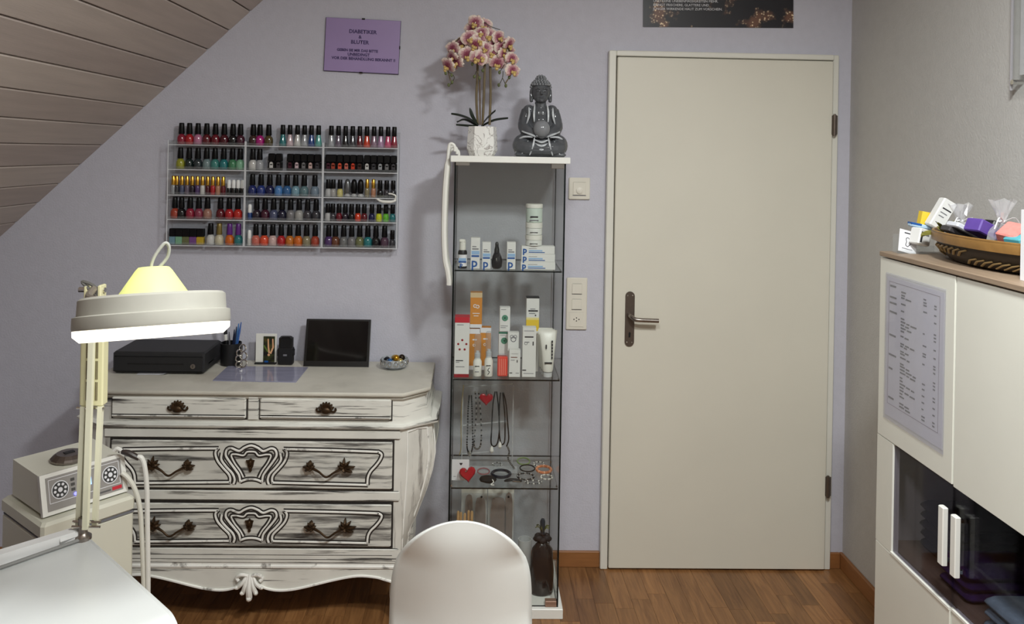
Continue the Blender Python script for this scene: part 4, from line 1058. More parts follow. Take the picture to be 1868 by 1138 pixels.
carton('green_dot_carton', 'lower white carton with green disc behind the red candle', 912, 930, 606, z2, cy2 + .075, .032, BOXW, [(.5, .78, .30, 0, GREENP, 'dot'), (.5, .78, .06, 0, PAPER, 'dot'), (0, .96, 1, 1, M('deep_green_print', (30, 110, 84), .5)), (.12, .92, .6, .93, GREYINK)], group='green disc cartons')
zt = xz(920, 605, cy2 + .075)[1] + .0006
carton('green_dot_carton', 'upper white carton with green disc, standing on another', 913, 931, 561, zt, cy2 + .075, .032, BOXW, gr, group='green disc cartons')
carton('white_carton', 'white carton with grey flower print behind the smallest front carton', 928.5, 947, 607, z2, cy2 + .040, .03, BOXW, [(.1, .52, .9, .56, INK), (.5, .84, .22, .0016, GREYINK, 'ring'), (.35, .90, .14, .0012, GREYINK, 'ring'), (.65, .90, .14, .0012, GREYINK, 'ring')], group='white printed cartons')
wp = [(.15, .72, .72, .75, M('brown_print', (120, 70, 56), .5)), (.15, .62, .5, .64, GREYINK), (.68, .54, .76, .64, INK), (.05, .14, .3, .17, INK), (.6, .14, .9, .16, GREYINK), (.2, .86, .8, .87, GREYINK)]
carton('white_carton', 'smallest white carton at the front beside the red candle', 931.5, 949.5, 639, z2, cy2 - .002, .03, BOXW, wp, group='white printed cartons')
carton('white_carton', 'tall white carton at the front beside the white tubes', 955.5, 978.5, 598, z2, cy2, .036, BOXW, [(.15, .80, .8, .825, INK), (.15, .70, .5, .715, GREYINK), (.74, .64, .82, .72, INK), (.02, .13, .3, .15, INK), (.25, .68, .10, .001, GREYINK, 'ring'), (.1, .93, .85, .94, GREYINK), (.1, .07, .85, .08, GREYINK)], group='white printed cartons')
carton('yellow_carton', 'tall white and yellow carton with black top behind the white cartons', 961.5, 984, 543, z2, cy2 + .075, .036, BOXW, [(0, .55, 1, .70, YELLOW), (.3, .84, .7, .85, GREYINK), (.15, .81, .9, .83, INK), (.2, .78, .7, .79, GREYINK), (.72, .76, .06, 0, INK, 'dot'), (.35, .565, .12, .0016, INK, 'ring'), (0, .70, 1, .73, M('pale_yellow_print', (232, 218, 150), .5))], topm=BLACK)
# red candle block
xa, xb = xz(907.5, 670, cy2)[0], xz(926, 670, cy2)[0]; H = xz(915, 648, cy2)[1] - z2
t = thing('red_candle', ((xa + xb) / 2, cy2 + .018, z2 + .0003), 'translucent coral red ribbed block standing on the vitrine shelf', 'candle')
Wc = xb - xa
MB().box((-Wc / 2, -.016, 0), (Wc / 2, .016, H * .92), bev=.003).build('block', M('coral_wax', (226, 82, 70), .3), t)
for i in range(4): MB().box((-Wc / 2 + Wc * (.16 + .19 * i), -.0175, H * .08), (-Wc / 2 + Wc * (.24 + .19 * i), -.0155, H * .82)).build('rib', M('pale_coral', (238, 140, 124), .3), t)
MB().box((-Wc * .42, -.013, H * .92), (Wc * .42, .013, H), bev=.002).build('lid', THINCLEAR, t)
# tubes
for i in range(3):
    y_ = cy2 + .016 + i * .030
    xa, xb = xz(982 + i * -3, 620, y_)[0], xz(1014 - i * 4, 620, y_)[0]
    H = xz(1000, 602 - i * 2, y_)[1] - z2
    xc = (xa + xb) / 2 + .004; Wt = (xb - xa) / 2
    t = thing('squeeze_tube', (xc, y_, z2 + .0003), 'white squeeze tube standing on its cap, %s of the row of three' % ('front', 'middle', 'rear')[i], 'tube', 'white squeeze tubes')
    rings = [(.017, .017, .015), (.019, .018, .06), (.024, .015, .5), (.030, .006, .9), (.031, .0015, .93), (.031, .0015, 1.0)]
    vs = []; n_ = 16
    for rx, ry, f_ in rings:
        for k in range(n_):
            a_ = 2 * PI * k / n_; vs.append((rx * Wt / .031 * math.cos(a_), ry * math.sin(a_), .016 + f_ * (H - .016)))
    fs = [[j * n_ + k, j * n_ + (k + 1) % n_, (j + 1) * n_ + (k + 1) % n_, (j + 1) * n_ + k] for j in range(len(rings) - 1) for k in range(n_)]
    fs += [list(range(n_ - 1, -1, -1)), [(len(rings) - 1) * n_ + k for k in range(n_)]]
    MB().add(vs, fs).build('tube', WHITEP, t, True, angle=50)
    MB().lathe([(.0165, 0), (.017, .0155)], 18).build('cap', M('tube_cap', (206, 208, 210), .35), t, True)
    MB().box((-.013, -.0205, .30 * H), (.014, -.0150, .325 * H)).build('printed_band', INK, t)
    for j in range(6): MB().box((.011, -.0190, (.40 + j * .07) * H), (.016, -.0120, (.44 + j * .07) * H)).build('printed_letter', INK, t)
    MB().box((-.010, -.0200, .62 * H), (-.006, -.0130, .70 * H)).build('printed_mark', INK, t)

# --- shelf 3: jewellery
z3 = VS[2]
yd = YI + .13
def vp(px, py, y=yd): return aty(px, py, y)
STRINGB = M('black_bead', (26, 25, 27), .25)
SILVER = M('silver_chain', (190, 190, 188), .22, .9)
WHITEB = M('white_bead', (232, 230, 224), .3)
CLRP = clear('clear_stand', (246, 248, 248), .3, .22)
stn = thing('jewellery_stand', (vp(885, 880).x, yd, z3 + .0003), 'clear acrylic necklace stand on the third vitrine shelf', 'jewellery stand')
for (a_, b_) in (((843, 776), (925, 768)), ((843, 828), (902, 823)), ((846, 705), (935, 700))):
    pa, pb_ = vp(*a_), vp(*b_)
    MB().tube([pa, pb_], .0028, 6).build('cross_bar', CLRP, stn, True, True)
xl, xrr = vp(843, 800).x, vp(935, 800).x
for xx in (xl, xrr): MB().tube([(xx, yd, z3 + .004), (xx, yd, vp(846, 702).z)], .0028, 6).build('post', CLRP, stn, True, True)
MB().box((xl - .02, yd - .03, z3 + .0004), (xrr + .02, yd + .03, z3 + .004)).build('stand_base', CLRP, stn, world=True)
def beads(name, pts, r_, m, parent, step=1):
    mb = MB()
    for p in pts[::step]: mb.ball(p, r_, 6, 4)
    return mb.build(name, m, parent, True, True)
def necklace(label, path, r_, m, kind='cord', pend=None, y=None):
    y = y or yd - .006
    pts = bez([vp(a_, b_, y) for a_, b_ in path], 7)
    p0 = pts[len(pts) // 2]
    t = thing('necklace', (p0.x, p0.y, p0.z), label, 'necklace', 'necklaces in the vitrine')
    if kind == 'cord': MB().tube(pts, r_, 6).build('cord', m, t, True, True)
    elif kind == 'beads':
        MB().tube(pts, .0008, 4).build('thread', BLACK, t, False, True)
        n_ = len(pts)
        # strung beads counted as one string
        o_ = beads('bead_string', pts, r_, m, t); o_['kind'] = 'stuff'
    elif kind == 'chain':
        for half, mm in ((0, SILVER), (1, STRINGB)):
            o_ = beads('bead_string', pts[half::2], r_, mm, t); o_['kind'] = 'stuff'
    if pend:
        (a_, b_), sh, pm = pend
        q_ = vp(a_, b_, y - .003)
        if sh == 'drop': MB().lathe([(.001, -.014), (.0075, -.005), (.006, .006), (.001, .014)], 8, Matrix.Translation(q_)).build('pendant', pm, t, True, True)
        else: MB().tube(ring(q_, .006, 0, (0, -1, 0), 12), .0018, 6, True).build('pendant', pm, t, True, True)
    return t
necklace('black bead necklace with oval stone hanging at the left of the stand', [(856, 722), (854, 745), (853, 780), (852, 815), (857, 828), (862, 815), (862, 780), (861, 745), (860, 722)], .0034, STRINGB, 'beads', ((857, 827), 'drop', SILVER))
necklace('silver and black dotted chain necklace left of the red hanging heart', [(867, 715), (869, 745), (867, 780), (865, 812), (871, 819), (877, 810), (878, 780), (876, 745), (873, 715)], .0036, SILVER, 'chain')
necklace('long black cord necklace with white pendant right of the hanging heart', [(903, 714), (899, 740), (897, 780), (896, 808), (902, 814), (908, 806), (911, 780), (909, 740), (906, 714)], .0025, STRINGB, 'cord', ((897, 820), 'drop', WHITEB))
necklace('shorter black cord necklace with pale pendant, second right of heart', [(913, 716), (911, 745), (911, 790), (914, 808), (918, 810), (921, 800), (921, 760), (919, 735), (917, 716)], .0025, STRINGB, 'cord', ((912, 812), 'drop', WHITEB))
necklace('outermost black cord necklace at the right of the stand', [(918, 716), (923, 735), (926, 770), (928, 800), (924, 814)], .0025, STRINGB, 'cord')
necklace('thin gold cord necklace at the far left of the stand', [(846, 702), (842, 740), (841, 780), (841, 815), (838, 830)], .0014, M('gold_thread', (186, 166, 108), .35, .5), 'cord')
necklace('silver loop chain trailing from the stand onto the shelf', [(926, 815), (929, 824), (927, 836), (932, 846), (938, 854)], .0036, SILVER, 'chain')
def heart_poly(w_, n=20):
    out = []
    for i in range(n):
        t_ = 2 * PI * i / n
        out.append((w_ / 32 * 16 * math.sin(t_) ** 3, w_ / 32 * (13 * math.cos(t_) - 5 * math.cos(2 * t_) - 2 * math.cos(3 * t_) - math.cos(4 * t_))))
    return out
def heart_mesh(w_, d_):
    mb = MB(); P = heart_poly(w_); n = len(P); vs = []
    for sc_, y_ in ((.80, -d_ / 2), (1.0, -d_ * .2), (1.0, d_ * .2), (.80, d_ / 2)): vs += [(a_ * sc_, y_, b_ * sc_) for a_, b_ in P]
    fs = [list(range(n)), [3 * n + k for k in range(n - 1, -1, -1)]]
    for j in range(3):
        for k in range(n): fs.append([j * n + k, j * n + (k + 1) % n, (j + 1) * n + (k + 1) % n, (j + 1) * n + k])
    return mb.add(vs, fs)
HEART = M('red_heart', (168, 22, 36), .25)
p = vp(887, 727, yd - .012)
t = thing('heart_ornament', p, 'red heart ornament hanging among the necklaces', 'ornament', 'red hearts in the vitrine')
heart_mesh(.051, .010).build('heart', HEART, t, True); MB().tube([(0, 0, .018), (0, .006, .030)], .0012, 5).build('string', BLACK, t)
p = vp(853, 866, YI + .005)
hz_ = z3 + .034
t = thing('heart_box', (p.x, YI + .0, z3 + .0003), 'red heart shaped box leaning on the white heart card', 'box', 'red hearts in the vitrine')
heart_mesh(.060, .022).xf(Matrix.Translation((0, .008, .034)) @ Matrix.Rotation(R(-12), 4, 'X') @ Matrix.Rotation(R(-8), 4, 'Y')).build('heart', HEART, t, True)
MB().ball((-.006, -.003, .046), (.003, .0015, .003), 6, 5).build('glint_stud', CHROME, t, True)
hc = carton('heart_card', 'white card printed with a small black heart on the jewellery shelf', 830.5, 856, 838, z3, YI + .030, .002, PAPER, [(.1, .18, .25, .20, GREYINK), (.2, .05, .55, .06, GREYINK)], cat='card')
pc_ = vp(841, 846, YI + .029)
heart_mesh(.011, .0006).xf(Matrix.Translation((pc_.x, YI + .0294, pc_.z))).build('printed_heart', INK, hc, world=True)
# bracelets lying on the shelf
def bracelet(label, px, py, r_, tube_r, m, style='ring', m2=None, rz=0, el=1.0, tilt=0):
    q_ = atz(px, py, z3 + tube_r)
    if q_.y > gy1 - .03 - r_: q_.y = gy1 - .03 - r_
    if q_.y < gy0 + .03 + r_: q_.y = gy0 + .03 + r_
    t = thing('bracelet', (q_.x, q_.y, z3 + .0003), label, 'bracelet', 'bracelets lying in the vitrine')
    pts = [Vector((r_ * math.cos(2 * PI * i / 24), r_ * el * math.sin(2 * PI * i / 24), tube_r + (1 + math.sin(2 * PI * i / 24)) * tilt)) for i in range(24)]
    if style == 'ring': MB().tube(pts, tube_r, 8, True).build('band', m, t, True)
    else:
        a_ = MB(); b_ = MB()
        for i, p_ in enumerate(pts[::1]):
            (a_ if i % 3 else b_).ball(p_, tube_r, 6, 5)
        o_ = a_.build('bead_string', m, t, True); o_['kind'] = 'stuff'
        o_ = b_.build('bead_string', m2 or m, t, True); o_['kind'] = 'stuff'
    return t
bracelet('green enamel bracelet on the jewellery shelf', 955, 843, .024, .003, M('green_enamel', (124, 142, 96), .35), tilt=.004)
bracelet('pearl and black bead bracelet behind the orange one', 983, 846, .020, .0025, WHITEB, 'beads', STRINGB)
bracelet('black cord bracelet with one big white bead', 962, 855, .028, .0024, STRINGB, tilt=.002)
bracelet('orange coral bracelet near the right of the jewellery shelf', 992, 857, .027, .0055, M('orange_coral', (206, 128, 86), .4), 'beads', M('pale_coral_bead', (224, 160, 122), .4), tilt=.002)
bracelet('black bead bracelet in front of the green one', 959, 869, .030, .0036, STRINGB, 'beads', SILVER)
bracelet('white and clear bead bracelet at the right edge of the jewellery shelf', 997, 870, .021, .0030, WHITEB, 'beads', SILVER)
bracelet('grey stone chain bracelet at the shelf front', 973, 880, .029, .0030, M('grey_stone', (90, 92, 94), .3), 'beads', WHITEB, el=.5)
bracelet('wide navy black bangle in the middle of the jewellery shelf', 914, 864, .034, .0055, M('navy_bangle', (34, 36, 46), .25))
bracelet('rose leather band left of the navy bangle', 882, 861, .022, .0022, M('rose_leather', (150, 96, 100), .5), tilt=.003)
bracelet('silver bead bracelet behind the navy bangle', 907, 847, .018, .0025, SILVER, 'beads', STRINGB)
q_ = atz(890, 880, z3)
t = thing('jewellery_pouch', (q_.x, YI + .012, z3 + .0003), 'small black velvet pouch at the front of the jewellery shelf', 'pouch')
mb = MB().ball((0, 0, .013), (.032, .022, .0125), 14, 8)
for v in mb.v: v.z = max(v.z + .002 * mnoise.noise(v * 80), 0.0)
mb.build('pouch', M('black_velvet', (18, 18, 20), .9), t, True)
MB().tube(bez([(.012, -.012, .020), (.020, -.022, .012), (.010, -.026, .004), (.022, -.027, .003)], 4), .0018, 6).build('drawstring', WHITEB, t, True)
q_ = atz(935, 881, z3)
t = thing('hair_clip', (q_.x, YI + .014, z3 + .0003), 'dark hair clip with silver bar beside the black pouch', 'clip')
MB().tube(bez([(-.030, 0, .006), (-.010, -.002, .011), (.012, -.002, .011), (.034, 0, .006)], 4), [.003, .004, .005, .0055, .0055, .0055, .0055, .0055, .0055, .005, .0045, .004, .003], 8).build('clip_body', BLACK, t, True)
MB().tube([(.0, -.007, .009), (.028, -.005, .006)], .0016, 6).build('silver_bar', CHROME, t, True)
MB().tube([(.0, .006, .003), (.030, .004, .003)], .003, 6).build('clip_jaw', BLACK, t, True)

# --- vitrine floor
z4 = .0355
INS = M('beige_insole', (140, 110, 90), .6)
def insole_bag(px0, px1, py0, label, soles):
    y_ = YI + .16
    a_, b_ = aty(px0, py0, y_), aty(px1, py0, y_)
    t = thing('insole_bag', ((a_.x + b_.x) / 2, y_, z4 + .0003), label, 'bag', 'insole bags in the vitrine')
    W, H = b_.x - a_.x, a_.z - z4
    MB().box((-W / 2, .006, 0), (W / 2, .0075, H)).build('bag_card', M('bag_back', (214, 212, 204), .6), t)
    MB().box((-W / 2, -.008, .001), (W / 2, -.007, H * .97)).build('clear_front', THINCLEAR, t)
    MB().lathe([(.004, 0), (.004, .001)], 10, Matrix.Translation((W * .28, -.009, H * .93)) @ Matrix.Rotation(PI / 2, 4, 'X')).build('hang_hole', BLACK, t)
    for sx, sw, tp in soles:
        poly = []
        hh = H * tp
        for i in range(24):
            an = 2 * PI * i / 24
            poly.append((W * sx + math.copysign(abs(math.sin(an)) ** .42, math.sin(an)) * sw * (.86 + .14 * math.cos(an)), hh / 2 + .006 + math.cos(an) * hh / 2))
        MB().prism(poly, -.004, .002, 'xz').build('insole', INS, t)
insole_bag(842, 889, 893, 'clear bag with two beige insoles on the left of the vitrine floor', [(-.20, .017, .93), (.24, .024, .90)])
insole_bag(890.5, 938, 893, 'clear bag with large beige insole in the middle of the vitrine floor', [(-.10, .034, .90), (.30, .017, .95)])
for i, (px, py) in enumerate(((836, 932), (841, 934), (848, 936), (855, 931), (861, 932))):
    y_ = YI + .09 + .012 * (i % 2)
    q_ = aty(px, py, y_)
    t = thing('polish_sample', (q_.x, y_, z4 + .0003), 'slim dark bottle with golden tip, %s from left in front of insole bags' % ORD[i], 'bottle', 'slim gold tipped bottles')
    H = q_.z - z4
    MB().lathe([(.0075, 0), (.0075, H - .05), (.004, H - .04)], 10).build('bottle', M('dark_vial', (60, 48, 40), .2), t, True)
    MB().lathe([(.0055, H - .04), (.005, H - .004), (.003, H)], 10).build('tip', M('golden_tip', (220, 180, 130), .3, .4), t, True)
q_ = aty(958, 985, YI + .05)
t = thing('tea_light_glass', (q_.x, YI + .06, z4 + .0003), 'frosted glass tea light cup beside the dark square vase', 'candle')
H = q_.z - z4
MB().lathe([(.018, 0), (.021, .004), (.026, H), (.023, H), (.018, .008), (.003, .007)], 18).build('cup', clear('frosted_glass', (230, 232, 230), .2, .35), t, True)
MB().lathe([(.0165, .008), (.019, H * .72), (.003, H * .74)], 16).build('wax', M('taupe_wax', (150, 134, 124), .5), t, True)
q_ = aty(990, 995, YI + .03); xv = q_.x
t = thing('dark_vase', (xv, YI + .045, z4 + .0003), 'dark brown rounded vase with leafy bow at the neck on the vitrine floor', 'vase')
Hb = aty(990, 995, YI + .03).z - z4
MB().lathe([(.034, 0), (.042, .008), (.044, Hb * .45), (.038, Hb * .9), (.024, Hb * 1.0), (.014, Hb * 1.05), (.014, Hb * 1.2)], 22, sx=1, sy=.7).build('vase', M('dark_brown_glass', (38, 28, 27), .15), t, True)
for i in range(8):
    an = 2 * PI * i / 8
    MB().ball((math.cos(an) * .020, math.sin(an) * .014, Hb * 1.10 + .006 * (i % 2)), (.015, .010, .011), 8, 6).build('bow_fold', M('dark_bow', (34, 26, 28), .7), t, True)
for i in range(6):
    an = 2 * PI * i / 6 + .3
    MB().tube(bez([(0, 0, Hb * 1.2), (math.cos(an) * .016, math.sin(an) * .012, Hb * 1.35), (math.cos(an) * .030, math.sin(an) * .02, Hb * 1.33)], 4), [.002, .004, .005, .0055, .0055, .005, .004, .003, .001], 6, flat=.3).build('leaf', M('olive_leaf', (92, 92, 50), .6), t, True)
MB().lathe([(.008, Hb * 1.2), (.010, Hb * 1.45), (.006, Hb * 1.5)], 10).build('stopper', M('slate_stopper', (40, 48, 58), .3), t, True)

# ------------------------------------------------------------------ orchid
yo_ = VF + .16
def ov(px, py, y=yo_): return aty(px, py, y)
oc = ov(878.5, 283)
orc = thing('potted_orchid', (oc.x, yo_, VT), 'artificial pink and cream orchid in a white marbled pot on the vitrine', 'plant')
def marble():
    m = bpy.data.materials.new('marbled_pot'); m.use_nodes = True; nt = m.node_tree; b = nt.nodes['Principled BSDF']
    tc = nt.nodes.new('ShaderNodeTexCoord'); n = nt.nodes.new('ShaderNodeTexNoise'); n.inputs['Scale'].default_value = 14; n.inputs['Detail'].default_value = 4; n.inputs['Distortion'].default_value = 2.2
    nt.links.new(tc.outputs['Object'], n.inputs['Vector'])
    r = nt.nodes.new('ShaderNodeValToRGB'); e = r.color_ramp.elements; e[0].position = .47; e[0].color = lin((236, 234, 230)); e[1].position = .53; e[1].color = lin((236, 234, 230)); x_ = e.new(.5); x_.color = lin((150, 140, 136))
    nt.links.new(n.outputs['Fac'], r.inputs[0]); nt.links.new(r.outputs[0], b.inputs['Base Color']); b.inputs['Roughness'].default_value = .3
    return m
PH = ov(878, 231).z - VT
rw = (ov(907.5, 270).x - ov(850, 270).x) / 2
mb = MB().lathe([(rw * .80, 0), (rw * 1.0, PH * .20), (rw * .97, PH * .6), (rw * .90, PH), (rw * .84, PH), (rw * .84, PH * .86), (.004, PH * .85)], 9)
mb.build('pot', marble(), orc)
MB().lathe([(rw * .82, PH * .855), (rw * .7, PH * .9), (.005, PH * .92)], 12).build('soil', M('dark_moss', (52, 46, 36), .95, bump=.6, bscale=80), orc, True)
STEM = M('orchid_stem', (112, 98, 72), .55, var=.15, vscale=30)
def loc(p): return Vector(p) - Vector((oc.x, yo_, VT))
stems = [[(872, 228), (869, 180), (871, 120), (862, 80), (838, 70), (815, 105), (822, 148)], [(880, 228), (883, 170), (884, 100), (880, 62), (866, 48), (880, 40)], [(893, 228), (895, 170), (895, 110), (905, 75), (925, 85), (938, 120), (922, 152)]]
for i, s_ in enumerate(stems):
    pts = bez([loc(ov(a_, b_, yo_ - .01 * (i - 1) - (.02 if j > 3 else 0))) for j, (a_, b_) in enumerate(s_)], 6)
    rr = [.0048 if k < len(pts) * .45 else .0024 for k in range(len(pts))]
    MB().tube(pts, rr, 8).build('stem', STEM, orc, True)
MB().tube([loc(ov(876, 228)), loc(ov(875, 140))], .0026, 6).build('support_stick', M('stick_brown', (96, 74, 52), .7), orc, True)
LEAF = M('orchid_leaf', (34, 42, 34), .4)
def leaf_mesh(path, wmax):
    pts = bez(path, 5); A = []; B = []; n = len(pts)
    for i, p_ in enumerate(pts):
        a_ = pts[max(0, i - 1)]; b_ = pts[min(n - 1, i + 1)]; t_ = (b_ - a_).normalized()
        sd = t_.cross(Vector((0, -.4, 1))).normalized(); w_ = wmax * (math.sin(PI * min(.97, .12 + .86 * i / (n - 1))) ** .8)
        A.append(p_ + sd * w_); B.append(p_ - sd * w_)
    mb = MB(); k = len(A)
    up = Vector((0, 0, .0016))
    mb.add(A + [p_ - Vector((0, 0, .003)) for p_ in pts] + B + [p_ - up * 2 - Vector((0, 0, .003)) for p_ in pts],
           [[i, i + 1, k + i + 1, k + i] for i in range(k - 1)] + [[k + i, k + i + 1, 2 * k + i + 1, 2 * k + i] for i in range(k - 1)] + [[2 * k + i, 2 * k + i + 1, 3 * k + i + 1, 3 * k + i] for i in range(k - 1)] + [[3 * k + i, 3 * k + i + 1, i + 1, i] for i in range(k - 1)])
    return mb
for path, w_, dy in (([(872, 228), (856, 216), (838, 209), (823, 206)], .009, .0), ([(872, 228), (862, 212), (857, 196)], .009, .01), ([(878, 228), (890, 213), (904, 200)], .016, -.03), ([(880, 228), (902, 218), (927, 214)], .008, -.01), ([(872, 229), (852, 228), (832, 226)], .007, -.03), ([(870, 228), (848, 217), (836, 220), (834, 222)], .006, .03)):
    leaf_mesh([loc(ov(a_, b_, yo_ + dy * i / 2)) for i, (a_, b_) in enumerate(path)], w_).build('leaf', LEAF, orc, True)
def petal_mat():
    m = bpy.data.materials.new('orchid_petal'); m.use_nodes = True; nt = m.node_tree; b = nt.nodes['Principled BSDF']
    tc = nt.nodes.new('ShaderNodeTexCoord'); ln = nt.nodes.new('ShaderNodeVectorMath'); ln.operation = 'LENGTH'
    nt.links.new(tc.outputs['Object'], ln.inputs[0])
    n = nt.nodes.new('ShaderNodeTexNoise'); n.inputs['Scale'].default_value = 170; n.inputs['Detail'].default_value = 3
    nt.links.new(tc.outputs['Object'], n.inputs['Vector'])
    m1 = nt.nodes.new('ShaderNodeMath'); m1.operation = 'MULTIPLY_ADD'; m1.inputs[1].default_value = .020; m1.inputs[2].default_value = -.010
    nt.links.new(n.outputs['Fac'], m1.inputs[0])
    ad = nt.nodes.new('ShaderNodeMath'); ad.operation = 'ADD'; nt.links.new(ln.outputs['Value'], ad.inputs[0]); nt.links.new(m1.outputs[0], ad.inputs[1])
    mr = nt.nodes.new('ShaderNodeMapRange'); mr.inputs['From Max'].default_value = .028; nt.links.new(ad.outputs[0], mr.inputs['Value'])
    r = nt.nodes.new('ShaderNodeValToRGB'); e = r.color_ramp.elements; e[0].position = .1; e[0].color = lin((120, 30, 58)); e[1].position = .85; e[1].color = lin((232, 218, 204))
    x_ = e.new(.38); x_.color = lin((150, 84, 104)); x_ = e.new(.6); x_.color = lin((196, 150, 152))
    nt.links.new(mr.outputs[0], r.inputs[0]); nt.links.new(r.outputs[0], b.inputs['Base Color']); b.inputs['Roughness'].default_value = .55
    return m
PETAL = petal_mat(); LIPM = M('orchid_lip', (206, 176, 110), .5, var=.3, vscale=200); BUD = M('orchid_bud', (98, 106, 66), .5, var=.3, vscale=60)
def flower_mesh():
    mb = MB()
    def petal(an, L, W_, curl):
        rows = 6; n = 5; vs = []
        for sd in (0, 1):
            for i in range(rows):
                f_ = i / (rows - 1); wd = W_ * math.sin(PI * (.10 + .84 * f_)) ** .7
                for j in range(n):
                    u = (j / (n - 1) - .5) * 2
                    r_ = f_ * L; x_ = u * wd; d_ = -.004 + curl * f_ * f_ + .006 * u * u * f_ + sd * .0009
                    vs.append((math.cos(an) * r_ - math.sin(an) * x_, d_, math.sin(an) * r_ + math.cos(an) * x_))
        fs = []
        for sd in (0, 1):
            o_ = sd * rows * n
            for i in range(rows - 1):
                for j in range(n - 1): fs.append([o_ + i * n + j, o_ + i * n + j + 1, o_ + (i + 1) * n + j + 1, o_ + (i + 1) * n + j])
        mb.add(vs, fs)
    for an, L, W_ in ((90, .024, .010), (210, .023, .009), (330, .023, .009)): petal(R(an), L, W_, .004)
    for an in (20, 160): petal(R(an), .026, .017, -.002)
    return mb
def mesh_only(mb, m, smooth=True):
    o_ = mb.build('proto', m, None, smooth); me = o_.data; bpy.data.objects.remove(o_); return me
FM = mesh_only(flower_mesh(), PETAL)
LM = mesh_only(MB().ball((0, -.010, -.006), (.006, .007, .005), 8, 6).ball((0, -.013, -.012), (.005, .004, .005), 8, 6).ball((.006, -.009, -.005), (.003, .004, .005), 6, 5).ball((-.006, -.009, -.005), (.003, .004, .005), 6, 5), LIPM)
rr_ = random.Random(11)
fl = [(345, 85), (400, 108), (300, 195), (345, 240), (388, 160), (436, 180), (185, 270), (150, 390), (215, 372), (285, 312), (360, 340), (332, 195), (412, 268), (505, 190), (470, 245), (548, 238), (585, 300), (500, 372), (600, 345), (605, 430), (465, 300), (240, 245), (540, 312), (430, 330), (580, 235), (325, 130), (375, 210), (180, 330), (530, 265), (395, 330)]
for i, (a_, b_) in enumerate(fl):
    px, py = 780 + a_ * .2549, 20 + b_ * .2549
    y_ = yo_ - .022 + rr_.uniform(-.022, .020)
    o_ = bpy.data.objects.new('flower', FM); COL.objects.link(o_); o_.parent = orc
    o_.location = loc(ov(px, py, y_)); side = (px - 879) / 60
    o_.rotation_euler = (rr_.uniform(-.1, .5), rr_.uniform(-.5, .5), side * .8 + rr_.uniform(-.35, .35))
    k_ = rr_.uniform(1.1, 1.4); o_.scale = (k_, k_, k_)
    l_ = bpy.data.objects.new('lip', LM); COL.objects.link(l_); l_.parent = o_
for a_, b_ in ((130, 445), (172, 460), (175, 510), (152, 530), (335, 470), (372, 480), (395, 425), (320, 380), (515, 440), (510, 530), (560, 535), (585, 475)):
    q_ = loc(ov(780 + a_ * .2549, 20 + b_ * .2549, yo_ - .03))
    MB().ball(q_, (.0055, .0055, .0075), 8, 6).build('bud', BUD, orc, True)
for path in ([(152, 440), (190, 470), (175, 515), (152, 530)], [(540, 430), (535, 480), (512, 528)], [(535, 480), (548, 505), (560, 535)], [(515, 440), (540, 400), (560, 370)], [(335, 470), (350, 430), (372, 478)], [(520, 135), (450, 110), (395, 70)]):
    MB().tube(bez([loc(ov(780 + a_ * .2549, 20 + b_ * .2549, yo_ - .03)) for a_, b_ in path], 4), .0014, 5).build('twig', M('twig_green', (62, 58, 40), .6), orc, True)

# ------------------------------------------------------------------ buddha statue
yb_ = VF + .15
c0 = aty(983, 285, yb_); ctop = aty(981, 137, yb_)
BH = ctop.z - VT                     # statue height
bw_ = (aty(1036, 260, yb_).x - aty(933, 260, yb_).x)
bud = thing('buddha_statue', (aty(984.5, 285, yb_).x, yb_, VT + .0003), 'dark grey seated buddha statue holding a ball on the vitrine', 'statue')
STONE = M('dark_glassy_stone', (84, 86, 90), .12, var=.25, vscale=18)
PALE = M('ridge_highlight_paint', (198, 202, 206), .3, var=.4, vscale=40)  # bright highlights along the robe folds, put into the colour
h_ = BH; u_ = bw_ / 2
mb = MB(); folds = []
mb.ball((0, .005, .060), (u_ * .72, .048, .042), 20, 12)
for sg in (-1, 1):
    mb.ball((sg * u_ * .62, -.012, .042), (u_ * .36, .044, .042), 16, 10)
    mb.tube(bez([(sg * u_ * .70, -.028, .036), (sg * u_ * .35, -.056, .032), (sg * -u_ * .10, -.056, .026)], 4), [.027, .027, .026, .025, .024, .022, .020, .018, .016], 10)
mb.box((-u_ * .90, -.050, 0), (u_ * .90, .042, .016), bev=.008)
mb.ball((0, .010, h_ * .40), (u_ * .50, .046, h_ * .21), 18, 12)
mb.ball((0, .010, h_ * .52), (u_ * .50, .038, h_ * .12), 18, 12)
